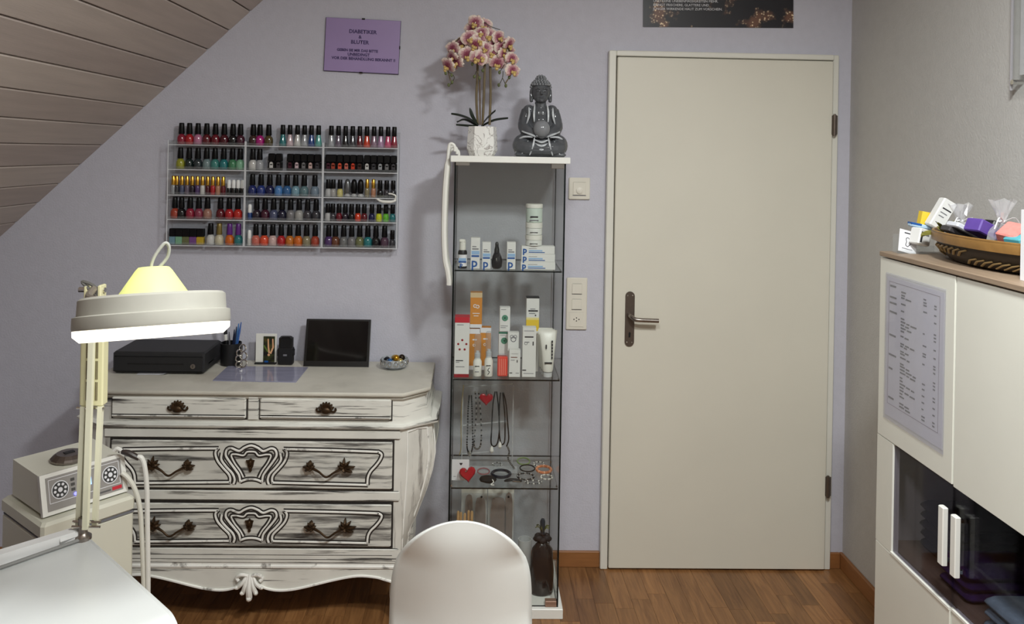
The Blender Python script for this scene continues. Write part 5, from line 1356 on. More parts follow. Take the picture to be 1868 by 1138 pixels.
for sg in (-1, 1):
    mb.ball((sg * u_ * .40, .012, h_ * .57), (u_ * .22, .032, h_ * .07), 14, 10)
    mb.tube(bez([(sg * u_ * .46, .012, h_ * .57), (sg * u_ * .55, .006, h_ * .44), (sg * u_ * .54, -.014, h_ * .34), (sg * u_ * .34, -.046, h_ * .285), (sg * u_ * .12, -.060, h_ * .265)], 5), [.021, .022, .022, .023, .023, .024, .024, .025, .025, .025, .024, .024, .022, .021, .020, .018, .016, .014, .012, .011, .010], 12)
    for k in range(4):
        folds.append(bez([(sg * u_ * (.74 - k * .05), -.012 - k * .012, h_ * (.33 - .012 * k)), (sg * u_ * (.60 - k * .08), -.040 - k * .008, h_ * (.30 - .012 * k)), (sg * u_ * (.40 - k * .08), -.060 - k * .004, h_ * (.265 - .01 * k))], 4))
    folds.append(bez([(sg * u_ * .22, -.020, h_ * .64), (sg * u_ * .25, -.034, h_ * .52), (sg * u_ * .24, -.040, h_ * .42)], 4))
    folds.append(bez([(sg * u_ * .42, -.016, h_ * .60), (sg * u_ * .42, -.030, h_ * .50), (sg * u_ * .50, -.028, h_ * .40)], 4))
    for k in range(3):
        folds.append(bez([(sg * u_ * (.46 + .14 * k), -.056 + .006 * k, h_ * .19 - .012 * k), (sg * u_ * (.52 + .14 * k), -.060 + .010 * k, h_ * .11), (sg * u_ * (.66 + .10 * k), -.050 + .012 * k, h_ * .035)], 4))
    folds.append(bez([(sg * u_ * .24, -.066, h_ * .23), (sg * u_ * .30, -.076, h_ * .12), (sg * u_ * .40, -.066, h_ * .02)], 4))
    folds.append(bez([(sg * u_ * .30, -.064, h_ * .235), (sg * u_ * .62, -.050, h_ * .235), (sg * u_ * .92, -.024, h_ * .17)], 5))
for k in range(3):
    folds.append(bez([(-u_ * .24, -.066, h_ * (.205 - .045 * k)), (0, -.074, h_ * (.175 - .045 * k)), (u_ * .24, -.066, h_ * (.205 - .045 * k))], 4))
mb.ball((0, -.045, h_ * .14), (u_ * .32, .026, h_ * .10), 12, 8)
for sg in (-1, 1):
    mb.ball((sg * u_ * .16, -.056, h_ * .265), (u_ * .16, .016, .012), 10, 8)
    for k in range(4):
        mb.tube([(sg * u_ * .20, -.062 - .004 * k, h_ * (.285 - .012 * k)), (sg * -u_ * .06, -.068 - .002 * k, h_ * (.262 - .012 * k))], .0040, 6)
mb.tube([(0, .004, h_ * .60), (0, .000, h_ * .70)], [.024, .020], 12)
hzc = h_ * .785
mb.ball((0, .000, hzc), (.0335, .036, .040), 18, 14)
mb.ball((0, -.010, hzc - .020), (.026, .026, .022), 14, 10)
mb.ball((0, -.033, hzc - .032), (.008, .006, .006), 8, 6)
mb.tube([(0, -.034, hzc + .008), (0, -.042, hzc - .010)], [.003, .0062], 8)
mb.ball((0, -.0365, hzc - .0205), (.0085, .004, .0028), 10, 6)
for sg in (-1, 1):
    mb.tube(bez([(sg * .005, -.0365, hzc + .010), (sg * .013, -.0365, hzc + .014), (sg * .023, -.029, hzc + .010)], 3), .0024, 6)
    mb.ball((sg * .0125, -.0340, hzc + .0035), (.0068, .004, .0026), 10, 6)
    mb.tube(bez([(sg * .034, .004, hzc + .014), (sg * .037, .002, hzc - .010), (sg * .034, -.002, hzc - .036)], 4), [.005, .006, .006, .0055, .0055, .006, .007, .007, .006], 8)
me = remesh(mb, .0018, 3)
me.materials.append(STONE); me.name = 'figure'
o_ = bpy.data.objects.new('figure', me); COL.objects.link(o_); o_.parent = bud
for f_ in folds:
    n_ = len(f_)
    MB().tube(f_, [.0012 + .0030 * math.sin(PI * (i + .5) / n_) for i in range(n_)], 6).build('robe_fold', PALE, bud, True)
# hair cap with curls
hb_ = MB(); rings_ = []
hb_.ball((0, .006, hzc + .016), (.0352, .0350, .034), 16, 10); hb_.ball((0, .006, hzc + .046), (.019, .019, .018), 12, 8)
curls = MB()
for lv in range(6):
    ph_ = R(8 + lv * 14); nn = max(5, int(22 * math.cos(ph_)))
    for k in range(nn):
        an = 2 * PI * (k + .5 * (lv % 2)) / nn
        d_ = Vector((math.cos(ph_) * math.cos(an), math.cos(ph_) * math.sin(an), math.sin(ph_)))
        if d_.y < -.2 and lv < 1: continue
        curls.ball((d_.x * .0365, .006 + d_.y * .0360, hzc + .016 + d_.z * .035), .0056, 6, 5)
for lv in range(4):
    ph_ = R(0 + lv * 24); nn = max(3, int(12 * math.cos(ph_)))
    for k in range(nn):
        an = 2 * PI * (k + .5 * (lv % 2)) / nn
        curls.ball((math.cos(ph_) * math.cos(an) * .019, .006 + math.cos(ph_) * math.sin(an) * .019, hzc + .046 + math.sin(ph_) * .018), .0046, 6, 5)
hair = hb_.build('hair', STONE, bud, True)
for v in hair.data.vertices:
    if v.co.y < -.002 and v.co.z < hzc + .020: v.co.y = -.002
cu = curls.build('hair_curls', M('stone_curls', (112, 114, 118), .25), hair, True); cu['kind'] = 'stuff'
MB().ball((0, -.070, h_ * .335), (.031, .031, .031), 20, 14).build('held_ball', M('smoky_ball', (128, 130, 134), .08), bud, True)

# ------------------------------------------------------------------ white clothes hangers hooked beside the vitrine
for i in range(3):
    yy = VF + .03 + i * .045
    def hv(px, py): return aty(px, py, VF + .03)
    x_off = i * .0085
    t = thing('clothes_hanger', (hv(818, 400).x + x_off * .2, yy, hv(818, 400).z), 'white plastic strip hanger with hooked top beside the vitrine, %s of three' % ('front', 'middle', 'rear')[i], 'hanger', 'white hangers beside the vitrine')
    zt = hv(820, 262 + 7 * 0).z
    path = [(830 + i * 3, 276 + i * 5), (829 + i * 3, 266 + i * 5), (823 + i * 2, 262 + i * 5), (819, 268 + i * 5), (816, 300), (812, 350), (810, 420), (812, 470), (817, 495), (824, 512), (829, 520)]
    pts = [hv(a_, b_) for a_, b_ in path]
    pts = bez([Vector((min(p.x, gx0 - .0125) if j > 4 else p.x, yy, p.z)) for j, p in enumerate(pts)], 5)
    pts = [p for p in pts if p.z > VT - .01 or p.x < vx0 - .006 or p.z < 1.2 or True]
    vs = []
    mb = MB().tube(pts, [.0055] * 20 + [.0105] * (len(pts) - 20), 8, flat=1.0)
    mb.build('strip', WHITEP, t, True, True)

# ------------------------------------------------------------------ tall white cabinet on the right
XF = 1.17
WOODT = M('grey_oak_top', (150, 130, 110), .5, var=.16, vscale=6, stretch=(22, 1.4, 22))
LACQ = M('cabinet_white', (226, 226, 216), .32)
EDGE = M('cabinet_edge_white', (238, 238, 230), .3)
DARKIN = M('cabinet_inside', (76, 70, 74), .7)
SMOKE = clear('smoked_glass', (214, 212, 218), .12)
fy = atx(1606.5, 470, XF).y
ztop = atx(1606.5, 457.5, XF).z; zdoor = atx(1606.5, 468, XF).z
zs1 = atx(1602, 790, XF).z; zs2 = atx(1596, 982, XF).z
sy = atx(1740, 700, XF).y
ny = sy - (fy - sy)
xb_ = XR - .016
cab = thing('white_cabinet', ((XF + xb_) / 2, (fy + ny) / 2, 0), 'tall white cabinet with smoked glass doors and oak top against the right wall', 'cabinet')
def cb(name, lo, hi, m, parent=cab, bev=0.0): return MB().box(lo, hi, bev=bev).build(name, m, parent, world=True)
t_ = .018
cb('top_board', (XF - .004, ny, zdoor + .003), (xb_, fy, ztop), WOODT, bev=.0015)
cb('side_panel', (XF + .020, fy - t_, .0), (xb_, fy, zdoor), LACQ)
cb('side_panel', (XF + .020, ny, .0), (xb_, ny + t_, zdoor), LACQ)
cb('back_panel', (xb_ - .006, ny + t_, .05), (xb_, fy - t_, zdoor), DARKIN)
cb('middle_shelf', (XF + .022, ny + t_, zs2 - .012), (xb_ - .006, fy - t_, zs2 + .006), WOODT)
cb('upper_shelf', (XF + .022, ny + t_, zs1 - .004), (xb_ - .006, fy - t_, zs1 + .014), DARKIN)
cb('plinth', (XF + .04, ny + t_, .0), (XF + .055, fy - t_, .06), LACQ)
gapd = .0016
d1 = cb('upper_door', (XF, sy + gapd, zs1), (XF + .019, fy, zdoor - .001), LACQ, bev=.001)
d2 = cb('upper_door', (XF + .002, ny, zs1 - .004), (XF + .021, sy - gapd, zdoor - .001), LACQ, bev=.001)
cb('lower_door', (XF, sy + gapd, .062), (XF + .019, fy, zs2), LACQ, bev=.001)
cb('lower_door', (XF + .004, ny, .062), (XF + .023, sy - gapd, zs2), LACQ, bev=.001)
# side stile left of the glass
gy_f = atx(1633, 900, XF + .010).y
cb('stile', (XF, gy_f, zs2 + .002), (XF + .019, fy, zs1 - .002), LACQ)
cb('edge_strip', (XF - .0006, gy_f - .004, zs2 + .004), (XF + .019, gy_f - .0004, zs1 - .002), EDGE)
cb('edge_strip', (XF - .002, sy + gapd, zs2 + .0008), (XF + .016, gy_f, zs2 + .0070), EDGE)
cb('edge_strip', (XF + .002, ny, zs2 + .0008), (XF + .018, sy - gapd, zs2 + .0070), EDGE)
for a_, b_, xo in ((sy + gapd, gy_f - .005, 0), (ny + .03, sy - gapd, .003)):
    g_ = cb('glass_door', (XF + .004 + xo, a_, zs2 + .009), (XF + .009 + xo, b_, zs1 - .005), SMOKE)
    cyh = (sy + .0125) if xo == 0 else (sy - .034)
    z0h, z1h = (atx(1730, 1044, XF - .02).z, atx(1730, 934, XF - .02).z) if xo == 0 else (atx(1750, 1066, XF - .02).z, atx(1750, 951, XF - .02).z)
    h__ = cb('door_handle', (XF - .020 + xo, cyh - .011, z0h), (XF - .006 + xo, cyh + .011, z1h), WHITELAC, g_, bev=.002)
    for zz in (z0h + .012, z1h - .012): cb('handle_stud', (XF - .0065 + xo, cyh - .004, zz - .004), (XF + .0038 + xo, cyh + .004, zz + .004), CHROME, g_)
# towels behind the glass
def towel(name, label, x0, x1, y0, y1, z0, layers, m, rz=0):
    t = thing(name, ((x0 + x1) / 2, (y0 + y1) / 2, z0 + .0006), label, 'towel', 'folded towels in the cabinet', rz)
    W, L = (x1 - x0) / 2, (y1 - y0) / 2
    for i in range(layers):
        h0 = .026
        mb = MB().box((-W, -L, i * h0), (W, L, i * h0 + h0 - .001), bev=.011)
        for v in mb.v: v.x += .003 * mnoise.noise(v * 30 + Vector((i, 0, 0))); v.y += .003 * mnoise.noise(v * 25)
        mb.build('fold', m, t, True, angle=70)
PURT = M('purple_towel', (74, 44, 112), .95, var=.2, vscale=60, bump=.8, bscale=220)
TEAL = M('teal_towel', (168, 198, 206), .95, var=.15, vscale=60, bump=.8, bscale=220)
DKT = M('dark_towel', (40, 36, 48), .95, bump=.8, bscale=220)
zsh = zs2 + .006
towel('folded_towel', 'folded dark purple towel behind the left smoked glass door', XF + .05, XF + .25, sy + .012, sy + .14, zsh, 3, PURT)
towel('folded_towel', 'folded teal towels behind the right smoked glass door', XF + .030, XF + .22, sy - .29, sy - .075, zsh, 3, TEAL)
towel('folded_towel', 'stacked dark towels at the back left of the cabinet', XF + .10, XF + .28, sy + .15, fy - .04, zsh, 5, DKT)
# price list
XP = XF - .0008
def pp(px, py): return atx(px, py, XF)
TL, TR, BL, BR = pp(1618, 497), pp(1727, 527), pp(1612, 763), pp(1722, 826)
py1 = (TL.y + BL.y) / 2; py0 = (TR.y + BR.y) / 2; pz1 = (TL.z + TR.z) / 2; pz0 = (BL.z + BR.z) / 2
pl_ = thing('price_list', (XF, (py0 + py1) / 2, (pz0 + pz1) / 2), 'white printed price list in a clear sleeve on the cabinet door', 'price list')
SLV = clear('plastic_sleeve', (246, 246, 250), .12, .15)
LPAP = M('lilac_white_paper', (229, 228, 231), .5, var=.05, vscale=12)
MB().box((XF - .0009, py0 + .008, pz0 + .010), (XF - .0001, py1 - .006, pz1 - .010)).build('sheet', LPAP, pl_, world=True)
MB().box((XF - .0022, py0, pz0), (XF - .0016, py1, pz1)).build('clear_sleeve', SLV, pl_, world=True)
by1, by0 = py1 - .018, py0 + .026; bz1, bz0 = pz1 - .022, pz0 + .045
BORD = M('border_ink', (108, 84, 104), .6)
for lo, hi in (((XF - .0014, by0, bz1 - .001), (XF - .0010, by1, bz1)), ((XF - .0014, by0, bz0), (XF - .0010, by1, bz0 + .001)), ((XF - .0014, by0, bz0), (XF - .0010, by0 + .001, bz1)), ((XF - .0014, by1 - .001, bz0), (XF - .0010, by1, bz1))):
    MB().box(lo, hi).build('border_line', BORD, pl_, world=True)
def dash(u0, u1, v, h=.006):
    ya, yb = by1 - u0 * (by1 - by0), by1 - u1 * (by1 - by0); z_ = bz1 - v * (bz1 - bz0)
    return ((XF - .0014, yb, z_ - h / 2), (XF - .0010, ya, z_ + h / 2))
rp = random.Random(5)
lines = MB()
for v in (.035, .126, .172, .245, .434, .594, .706, .944): lines.box(*dash(.02, .02 + rp.uniform(.08, .16), v, .0052))
for v in (.06, .084, .105, .154, .21, .27, .295, .32, .345, .37, .41, .47, .49, .53, .55, .58, .63, .65, .675, .70, .74, .765, .79, .815, .84, .865, .89, .945, .97):
    u = .26
    for k in range(rp.randint(1, 3)):
        w_ = rp.uniform(.05, .12); lines.box(*dash(u, u + w_, v + .004 * k, .0042)); u += w_ + .02
    if rp.random() < .8: lines.box(*dash(.90, .94, v, .0038))
    if rp.random() < .45: lines.box(*dash(.70, .70 + rp.uniform(.03, .07), v, .0038))
o_ = lines.build('printed_text', INK, pl_, world=True); o_['kind'] = 'stuff'

# ------------------------------------------------------------------ things on the cabinet
ZT = ztop + .0004
# basket
def basket():
    cxb, cyb = XF + .170, fy - .315
    t = thing('woven_basket', (cxb, cyb, ZT), 'dark brown woven oval basket with golden rim on the white cabinet', 'basket')
    a_, b_ = .132, .262
    DKW = M('dark_wicker', (48, 38, 28), .55, var=.3, vscale=40); GLD = M('straw_rim', (138, 102, 54), .45, var=.2, vscale=30); STR = M('pale_straw', (150, 126, 84), .55)
    n = 44; H = .070
    prof_ = [(.70, 0), (.78, .006), (.88, .024), (.95, .044), (1.0, H), (.965, H), (.91, .044), (.83, .024), (.72, .010), (.05, .009)]
    vs = []
    for f_, z_ in prof_:
        for k in range(n):
            an = 2 * PI * k / n; vs.append((a_ * f_ * math.cos(an), b_ * f_ * math.sin(an), z_))
    fs = [[i * n + k, i * n + (k + 1) % n, (i + 1) * n + (k + 1) % n, (i + 1) * n + k] for i in range(len(prof_) - 1) for k in range(n)]
    fs += [list(range(n - 1, -1, -1)), [(len(prof_) - 1) * n + k for k in range(n)]]
    MB().add(vs, fs).build('shell', DKW, t, True, angle=60)
    vs = []; bp = [(.985, H - .020), (1.018, H - .020), (1.030, H - .002), (1.015, H + .003), (.985, H + .003)]
    for f_, z_ in bp:
        for k in range(n): an = 2 * PI * k / n; vs.append((a_ * f_ * math.cos(an), b_ * f_ * math.sin(an), z_))
    m5 = len(bp)
    MB().add(vs, [[i * n + k, i * n + (k + 1) % n, ((i + 1) % m5) * n + (k + 1) % n, ((i + 1) % m5) * n + k] for i in range(m5) for k in range(n)]).build('rim_band', GLD, t, True)
    for zz, f_, r_ in ((H + .004, 1.0, .0034),):
        MB().tube([(a_ * f_ * math.cos(2 * PI * k / n), b_ * f_ * math.sin(2 * PI * k / n), zz) for k in range(n)], r_, 6, True).build('rim_band', GLD, t, True)
    for row, (z0, z1, f0, f1) in enumerate(((.008, .024, .80, .885), (.024, .042, .885, .950))):
        for k in range(0, 56):
            if (k // 7 + row) % 2: continue
            an = 2 * PI * k / 56; a2 = 2 * PI * (k + 1.6) / 56
            MB().tube([(a_ * (f0 + .012) * math.cos(an), b_ * (f0 + .012) * math.sin(an), z0), (a_ * (f1 + .012) * math.cos((an + a2) / 2), b_ * (f1 + .012) * math.sin((an + a2) / 2), (z0 + z1) / 2 + .003), (a_ * (f1 + .012) * math.cos(a2), b_ * (f1 + .012) * math.sin(a2), z1)], .0035, 5, flat=.6).build('woven_strand', STR, t, True)
    return t, cxb, cyb
bk, bxc, byc = basket()
ZB_ = ZT + .012
def block(name, label, px, py, y, dims, rot, m, cat, z=None, bev=.003, parts=None):
    """a box-like thing placed so that its centre projects at px, py on plane y"""
    c = aty(px, py, y)
    t = thing(name, (c.x, y, c.z - dims[2] / 2), label, cat)
    T = Matrix.Translation((0, 0, dims[2] / 2)) @ Euler([R(q) for q in rot]).to_matrix().to_4x4()
    MB().box((-dims[0] / 2, -dims[1] / 2, -dims[2] / 2), (dims[0] / 2, dims[1] / 2, dims[2] / 2), bev=bev).xf(T).build('body', m, t)
    if parts:
        for nm, lo, hi, pm in parts:
            MB().box([lo[i] * dims[i] for i in range(3)], [hi[i] * dims[i] for i in range(3)]).xf(T).build(nm, pm, t)
    return t
LAV = M('lavender_soap', (92, 66, 150), .6, var=.1, vscale=50)
block('purple_soap', 'purple bar of soap leaning in the basket', 1803, 424, byc + .02, (.105, .05, .034), (0, 24, 12), LAV, 'soap')
block('black_box', 'slim black box behind the purple soap in the basket', 1832, 424, byc + .09, (.11, .04, .022), (0, 26, 8), BLACK, 'box')
block('pink_sponge', 'salmon pink block leaning at the right of the basket', 1848, 428, byc - .06, (.055, .05, .036), (8, -32, 20), M('salmon_sponge', (226, 132, 124), .8, var=.12, vscale=90, bump=.5, bscale=200), 'sponge')
block('teal_sponge', 'teal block under the pink one in the basket', 1862, 440, byc - .09, (.05, .05, .030), (0, -18, 10), M('teal_sponge', (84, 168, 180), .8, var=.12, vscale=90), 'sponge')
block('dark_carton', 'dark grey flat carton at the far end of the basket', 1752, 428, byc + .09, (.085, .05, .016), (0, 24, -6), M('dark_grey_carton', (58, 54, 56), .5), 'box')
block('white_sachet', 'white flat packet beside the dark carton in the basket', 1772, 426, byc + .07, (.115, .05, .014), (0, 26, 0), M('pale_packet', (214, 216, 224), .4), 'packet')
# cellophane bags
CEL = clear('cellophane', (248, 248, 250), .55, .20, (240, 240, 242))
def cello(label, px, py, y, s_, seed):
    c = aty(px, py, y); z0 = ZT + .03
    t = thing('cellophane_bag', (c.x, y, z0), label, 'gift bag', 'cellophane bags in the basket')
    rg = random.Random(seed); H = c.z - z0
    n = 14; prof_ = [(.030, .0), (.036, .02), (.030, .045), (.007, .062), (.016, .078), (.030, .100)]
    sc_ = H / .070
    vs = []
    for j, (r_, z_) in enumerate(prof_):
        for k in range(n):
            an = 2 * PI * k / n; q = r_ * s_ * (1 + rg.uniform(-.28, .28) * (1.0 if j != 3 else .3)); vs.append((q * math.cos(an), q * .8 * math.sin(an), z_ * sc_ + rg.uniform(-.006, .006) * (j > 0)))
    fs = [[i * n + k, i * n + (k + 1) % n, (i + 1) * n + (k + 1) % n, (i + 1) * n + k] for i in range(len(prof_) - 1) for k in range(n)]
    MB().add(vs, fs).build('film', CEL, t)
    MB().tube([(.0085 * s_ * math.cos(2 * PI * k / 10), .007 * s_ * math.sin(2 * PI * k / 10), .062 * sc_) for k in range(10)], .0022, 5, True).build('tie', M('white_ribbon', (236, 236, 238), .5), t, True)
    for k in range(2): MB().tube(bez([(0, -.006, .062 * sc_), ((-1) ** k * .020, -.02, .070 * sc_), ((-1) ** k * .034, -.024, .050 * sc_)], 4), .0018, 5, flat=.4).build('ribbon_end', M('white_ribbon', (236, 236, 238), .5), t, True)
cello('crumpled cellophane gift bag at the far end of the basket', 1752, 396, byc + .12, 1.0, 3)
cello('crumpled cellophane gift bag at the near end of the basket', 1828, 396, byc - .02, .95, 8)
# green artificial sprig
c = aty(1722, 424, byc + .19)
t = thing('leaf_sprig', (c.x, byc + .19, c.z - .03), 'olive green artificial leaf sprig over the basket end', 'plant')
OLV = M('olive_leaves', (116, 112, 46), .6, var=.3, vscale=60)
rg = random.Random(4)
for i in range(12):
    an = rg.uniform(0, 2 * PI); el = rg.uniform(-.2, .9); L = rg.uniform(.036, .062)
    d_ = Vector((math.cos(an) * math.cos(el), math.sin(an) * math.cos(el) * .7, math.sin(el)))
    leaf_mesh([Vector((0, 0, .03)) + d_ * .004, Vector((0, 0, .03)) + d_ * L * .6 + Vector((0, 0, .003)), Vector((0, 0, .028)) + d_ * L], .013).build('leaf', OLV, t, True)
MB().tube(bez([(0, 0, .028), (.02, -.02, .015), (.04, -.04, .0)], 4), .002, 6).build('stem', OLV, t, True)
# acrylic card holder with cards and sample cartons at the far end
yh = fy - .06
c = aty(1648, 455, yh)
t = thing('card_holder', (c.x + .012, yh, ZT), 'clear acrylic card holder with white cards at the far cabinet end', 'card holder')
TH = Euler((R(-18), R(14), 0)).to_matrix().to_4x4()
MB().box((-.028, -.002, 0), (.034, .0, .012)).build('front_lip', ACRYL, t); MB().box((-.028, -.002, 0), (.060, .032, .002)).build('foot', ACRYL, t); MB().box((-.028, .026, .002), (.034, .028, .052)).build('back_rest', ACRYL, t)
MB().box((-.026, .003, .003), (.026, .0045, .068)).xf(TH).build('card', PAPER, t)
MB().tube([Vector((.010 * math.cos(2 * PI * k / 14) * (.7 + .3 * math.cos(6 * PI * k / 14)), .0026, .034 + .013 * math.sin(2 * PI * k / 14))) for k in range(14)], .0009, 5, True).xf(TH).build('printed_emblem', INK, t)
MB().box((-.012, .0022, .058), (.012, .0030, .061)).xf(TH).build('printed_line', INK, t); MB().box((-.016, .0022, .013), (.014, .0030, .0145)).xf(TH).build('printed_line', GREYINK, t)
MB().box((.038, .006, .002), (.105, .050, .018)).build('step', ACRYL, t); MB().box((.040, .051, .002), (.105, .090, .040)).build('step', ACRYL, t)
block('sample_carton', 'small white carton beside the card holder', 1679, 432, yh - .002, (.044, .035, .046), (0, 14, 18), BOXW, 'box', parts=[('printed_line', (-.40, -.52, -.35), (-.25, -.505, .30), INK), ('printed_line', (0, -.52, .1), (.25, -.505, .2), GREYINK)])
block('blue_packet', 'blue and white packet lying behind the small white carton', 1682, 413, yh + .022, (.075, .02, .012), (0, 10, 0), M('pale_blue_packet', (176, 204, 226), .5), 'packet', parts=[('blue_band', (-.5, -.55, .1), (-.1, .5, .55), BLUEINK)])
block('yellow_packet', 'yellow and white packet leaning behind the blue packet', 1697, 400, yh + .030, (.062, .018, .036), (0, 10, 0), BOXW, 'packet', parts=[('yellow_end', (-.505, -.52, -.51), (-.12, .52, .51), YELLOW)])
block('tall_white_carton', 'tall white carton leaning at the far end of the basket', 1716, 391, yh + .004, (.042, .03, .088), (0, 30, 0), BOXW, 'box', parts=[('printed_line', (-.3, -.52, .16), (.35, -.505, .20), INK), ('printed_line', (-.3, -.52, .02), (.2, -.505, .05), GREYINK), ('printed_line', (-.3, -.52, -.10), (.1, -.505, -.07), GREYINK)])
# white card standing at the near end
c0 = atx(1862, 528, XF + .05)
t = thing('white_card', (XF + .05, c0.y - .02, ZT), 'white card standing at the near edge of the cabinet top', 'card')
MB().box((-.002, -.10, .0), (.002, .02, aty(1862, 382, c0.y).z - ZT)).build('card', PAPER, t); MB().box((-.03, -.09, 0), (.03, -.085, .03)).build('card_foot', PAPER, t)

# ------------------------------------------------------------------ acrylic wall sign on the right wall
yw = atx(1847, 80, XR - .02).y; zb = atx(1846, 165, XR - .02).z
t = thing('acrylic_wall_frame', (XR - .012, yw - .2, zb), 'clear acrylic picture frame with chrome stand-offs on the right wall', 'frame')
Lf = .42
MB().box((-.012, -Lf + .2, 0), (-.008, .2, .60)).build('acrylic_panel', ACRYL, t)
MB().box((-.0135, .1985, 0), (-.0065, .2015, .60)).build('polished_edge', M('acrylic_grey_edge', (168, 164, 168), .3), t)
MB().box((-.0065, -Lf + .23, .04), (-.0055, .17, .58)).build('print_sheet', M('framed_sheet', (206, 204, 206), .5), t)
for yy in (.185, -Lf + .215):
    for zz in (.022, .58): MB().tube([(-.018, yy, zz), (.0115, yy, zz)], .007, 12).build('standoff', CHROME, t, True)

# ------------------------------------------------------------------ foot care unit on its trolley
ZM = .62
mfl, mfr = atz(80, 947, ZM), atz(230, 899, ZM)
ux = (mfr - mfl); MWD = ux.length; rzm = math.atan2(ux.y, ux.x)
mach = thing('foot_care_unit', (mfl.x, mfl.y, ZM + .0005), 'white foot care machine with grey control panel and blue lit display', 'machine', rz=rzm)
MD = .215; MH1, MH2 = .106, .110
SL = .030
side = [(0, 0.004), (.0, .0), (MD, 0), (MD, MH2), (SL + .004, MH1)]
mb = MB(); mb.prism([(y_, z_) for y_, z_ in [(.004, .008), (MD, .008), (MD, MH2), (SL + .006, MH1)]], 0, MWD, 'yz').build('housing', CREAM, mach)
def front(u, v, d=0.0):   # u across, v up the slanted face, d out of it
    nx_ = Vector((0, -MH1, SL)).normalized()
    return Vector((u, SL * v / MH1 * 1.0, v)) + nx_ * d
def fbox(u0, u1, v0, v1, d0, d1):
    vs = [front(u, v, d) for d in (d0, d1) for u, v in ((u0, v0), (u1, v0), (u1, v1), (u0, v1))]
    return MB().add(vs, [[0, 1, 2, 3], [4, 5, 6, 7], [0, 1, 5, 4], [1, 2, 6, 5], [2, 3, 7, 6], [3, 0, 4, 7]])
fbox(-.004, MWD + .004, .004, MH1 + .004, -.008, .006).build('front_frame', WHITEP, mach)
PNL = M('grey_panel', (148, 144, 140), .4)
fbox(.010, MWD - .010, .014, MH1 - .006, .005, .0075).build('control_panel', PNL, mach)
for (u0, u1, v0, v1) in ((.016, MWD - .016, MH1 - .014, MH1 - .0125), (.016, MWD - .016, .032, .0335), (.016, .0175, .032, MH1 - .0125), (MWD - .0175, MWD - .016, .032, MH1 - .0125)):
    fbox(u0, u1, v0, v1, .007, .0082).build('panel_outline', PAPER, mach)
def disc(u, v, r_, d0, d1, n=20):
    vs = []
    for d in (d0, d1):
        for k in range(n): vs.append(front(u + r_ * math.cos(2 * PI * k / n), v + r_ * math.sin(2 * PI * k / n), d))
    return MB().add(vs, [list(range(n)), list(range(n, 2 * n))] + [[k, (k + 1) % n, n + (k + 1) % n, n + k] for k in range(n)])
for u in (.046, MWD - .044):
    v = .062
    dl = disc(u, v, .0235, .007, .0085).build('dial', PAPER, mach); disc(u, v, .021, .0083, .0092).build('dial_face', M('dial_dark', (52, 52, 52), .4), dl)
    for k in range(8):
        an = 2 * PI * k / 8 + .2
        disc(u + .0145 * math.cos(an), v + .0145 * math.sin(an), .0038, .0090, .0098, 8).build('dial_key', PAPER, dl)
    disc(u, v, .0062, .0090, .0100, 12).build('dial_centre', PAPER, dl)
um = MWD * .52
fbox(um - .022, um + .012, .052, .088, .007, .0090).build('lcd_display', M('lcd_blue', (150, 195, 240), .3, emit=(140, 190, 255), estr=1.6), mach)
for k in range(3): fbox(um - .044, um - .034, .050 + .013 * k, .057 + .013 * k, .007, .0095).build('button', M('button_dark', (70, 68, 66), .4), mach)
for k in range(3): fbox(um + .028, um + .036, .046 + .013 * k, .053 + .013 * k, .007, .0095).build('button', M('button_dark', (70, 68, 66), .4), mach)
disc(um - .034, .040, .0042, .007, .0100, 10).build('blue_led', M('led_blue', (90, 100, 255), .3, emit=(90, 90, 255), estr=5), mach)
fbox(MWD - .042, MWD - .014, .0185, .0275, .007, .0085).build('red_badge', RED, mach)
fbox(MWD - .078, MWD - .046, .0195, .0240, .007, .0080).build('badge_text', M('badge_grey', (90, 88, 88), .5), mach)
dish = Matrix.Translation((MWD * .47, MD * .47, MH1 + (MH2 - MH1) * .42)) @ Matrix.Rotation(math.atan2(MH2 - MH1, MD - SL), 4, 'X')
MB().lathe([(.046, 0), (.050, .003), (.050, .008), (.045, .013), (.034, .021), (.004, .022)], 14, dish).build('steel_dish', STEEL, mach)
MB().box((-.014, -.008, .0215), (.014, .008, .0235)).xf(dish).build('dish_grip', BLACK, mach)
for a_ in (.02, MWD - .02):
    for b_ in (.02, MD - .02): MB().lathe([(.010, 0), (.010, .009)], 10, Matrix.Translation((a_, b_, 0))).build('foot', BLACK, mach)
# trolley
inv = Matrix.Rotation(-rzm, 3, 'Z')
tr_r = inv @ (atz(262, 912, ZM) - mfl)
TX0, TX1, TY0, TY1 = -.02, max(tr_r.x, MWD + .012), -.035, MD + .03
tro = thing('trolley_cabinet', (mfl.x, mfl.y, 0), 'cream white trolley cabinet carrying the foot care machine', 'trolley', rz=rzm)
ct_ = M('trolley_cream', (216, 214, 198), .42)
MB().box((TX0, TY0, ZM - .045), (TX1, TY1, ZM), bev=.008).build('top_tray', ct_, tro)
MB().box((TX0 + .003, TY0 + .003, .07), (TX1 - .003, TY1 - .003, ZM - .047), bev=.006).build('body', ct_, tro)
MB().box((TX0 + .004, TY0 + .0005, ZM - .0475), (TX1 - .004, TY1 - .01, ZM - .0445)).build('seam', GREYINK, tro)
for a_ in (TX0 + .04, TX1 - .04):
    for b_ in (TY0 + .04, TY1 - .04):
        w__ = MB().tube([(a_ - .012, b_, .03), (a_ + .012, b_, .03)], .030, 14).build('caster', BLACK, tro, True)
        MB().box((a_ - .006, b_ - .006, .03), (a_ + .006, b_ + .006, .075)).build('caster_fork', STEEL, tro)
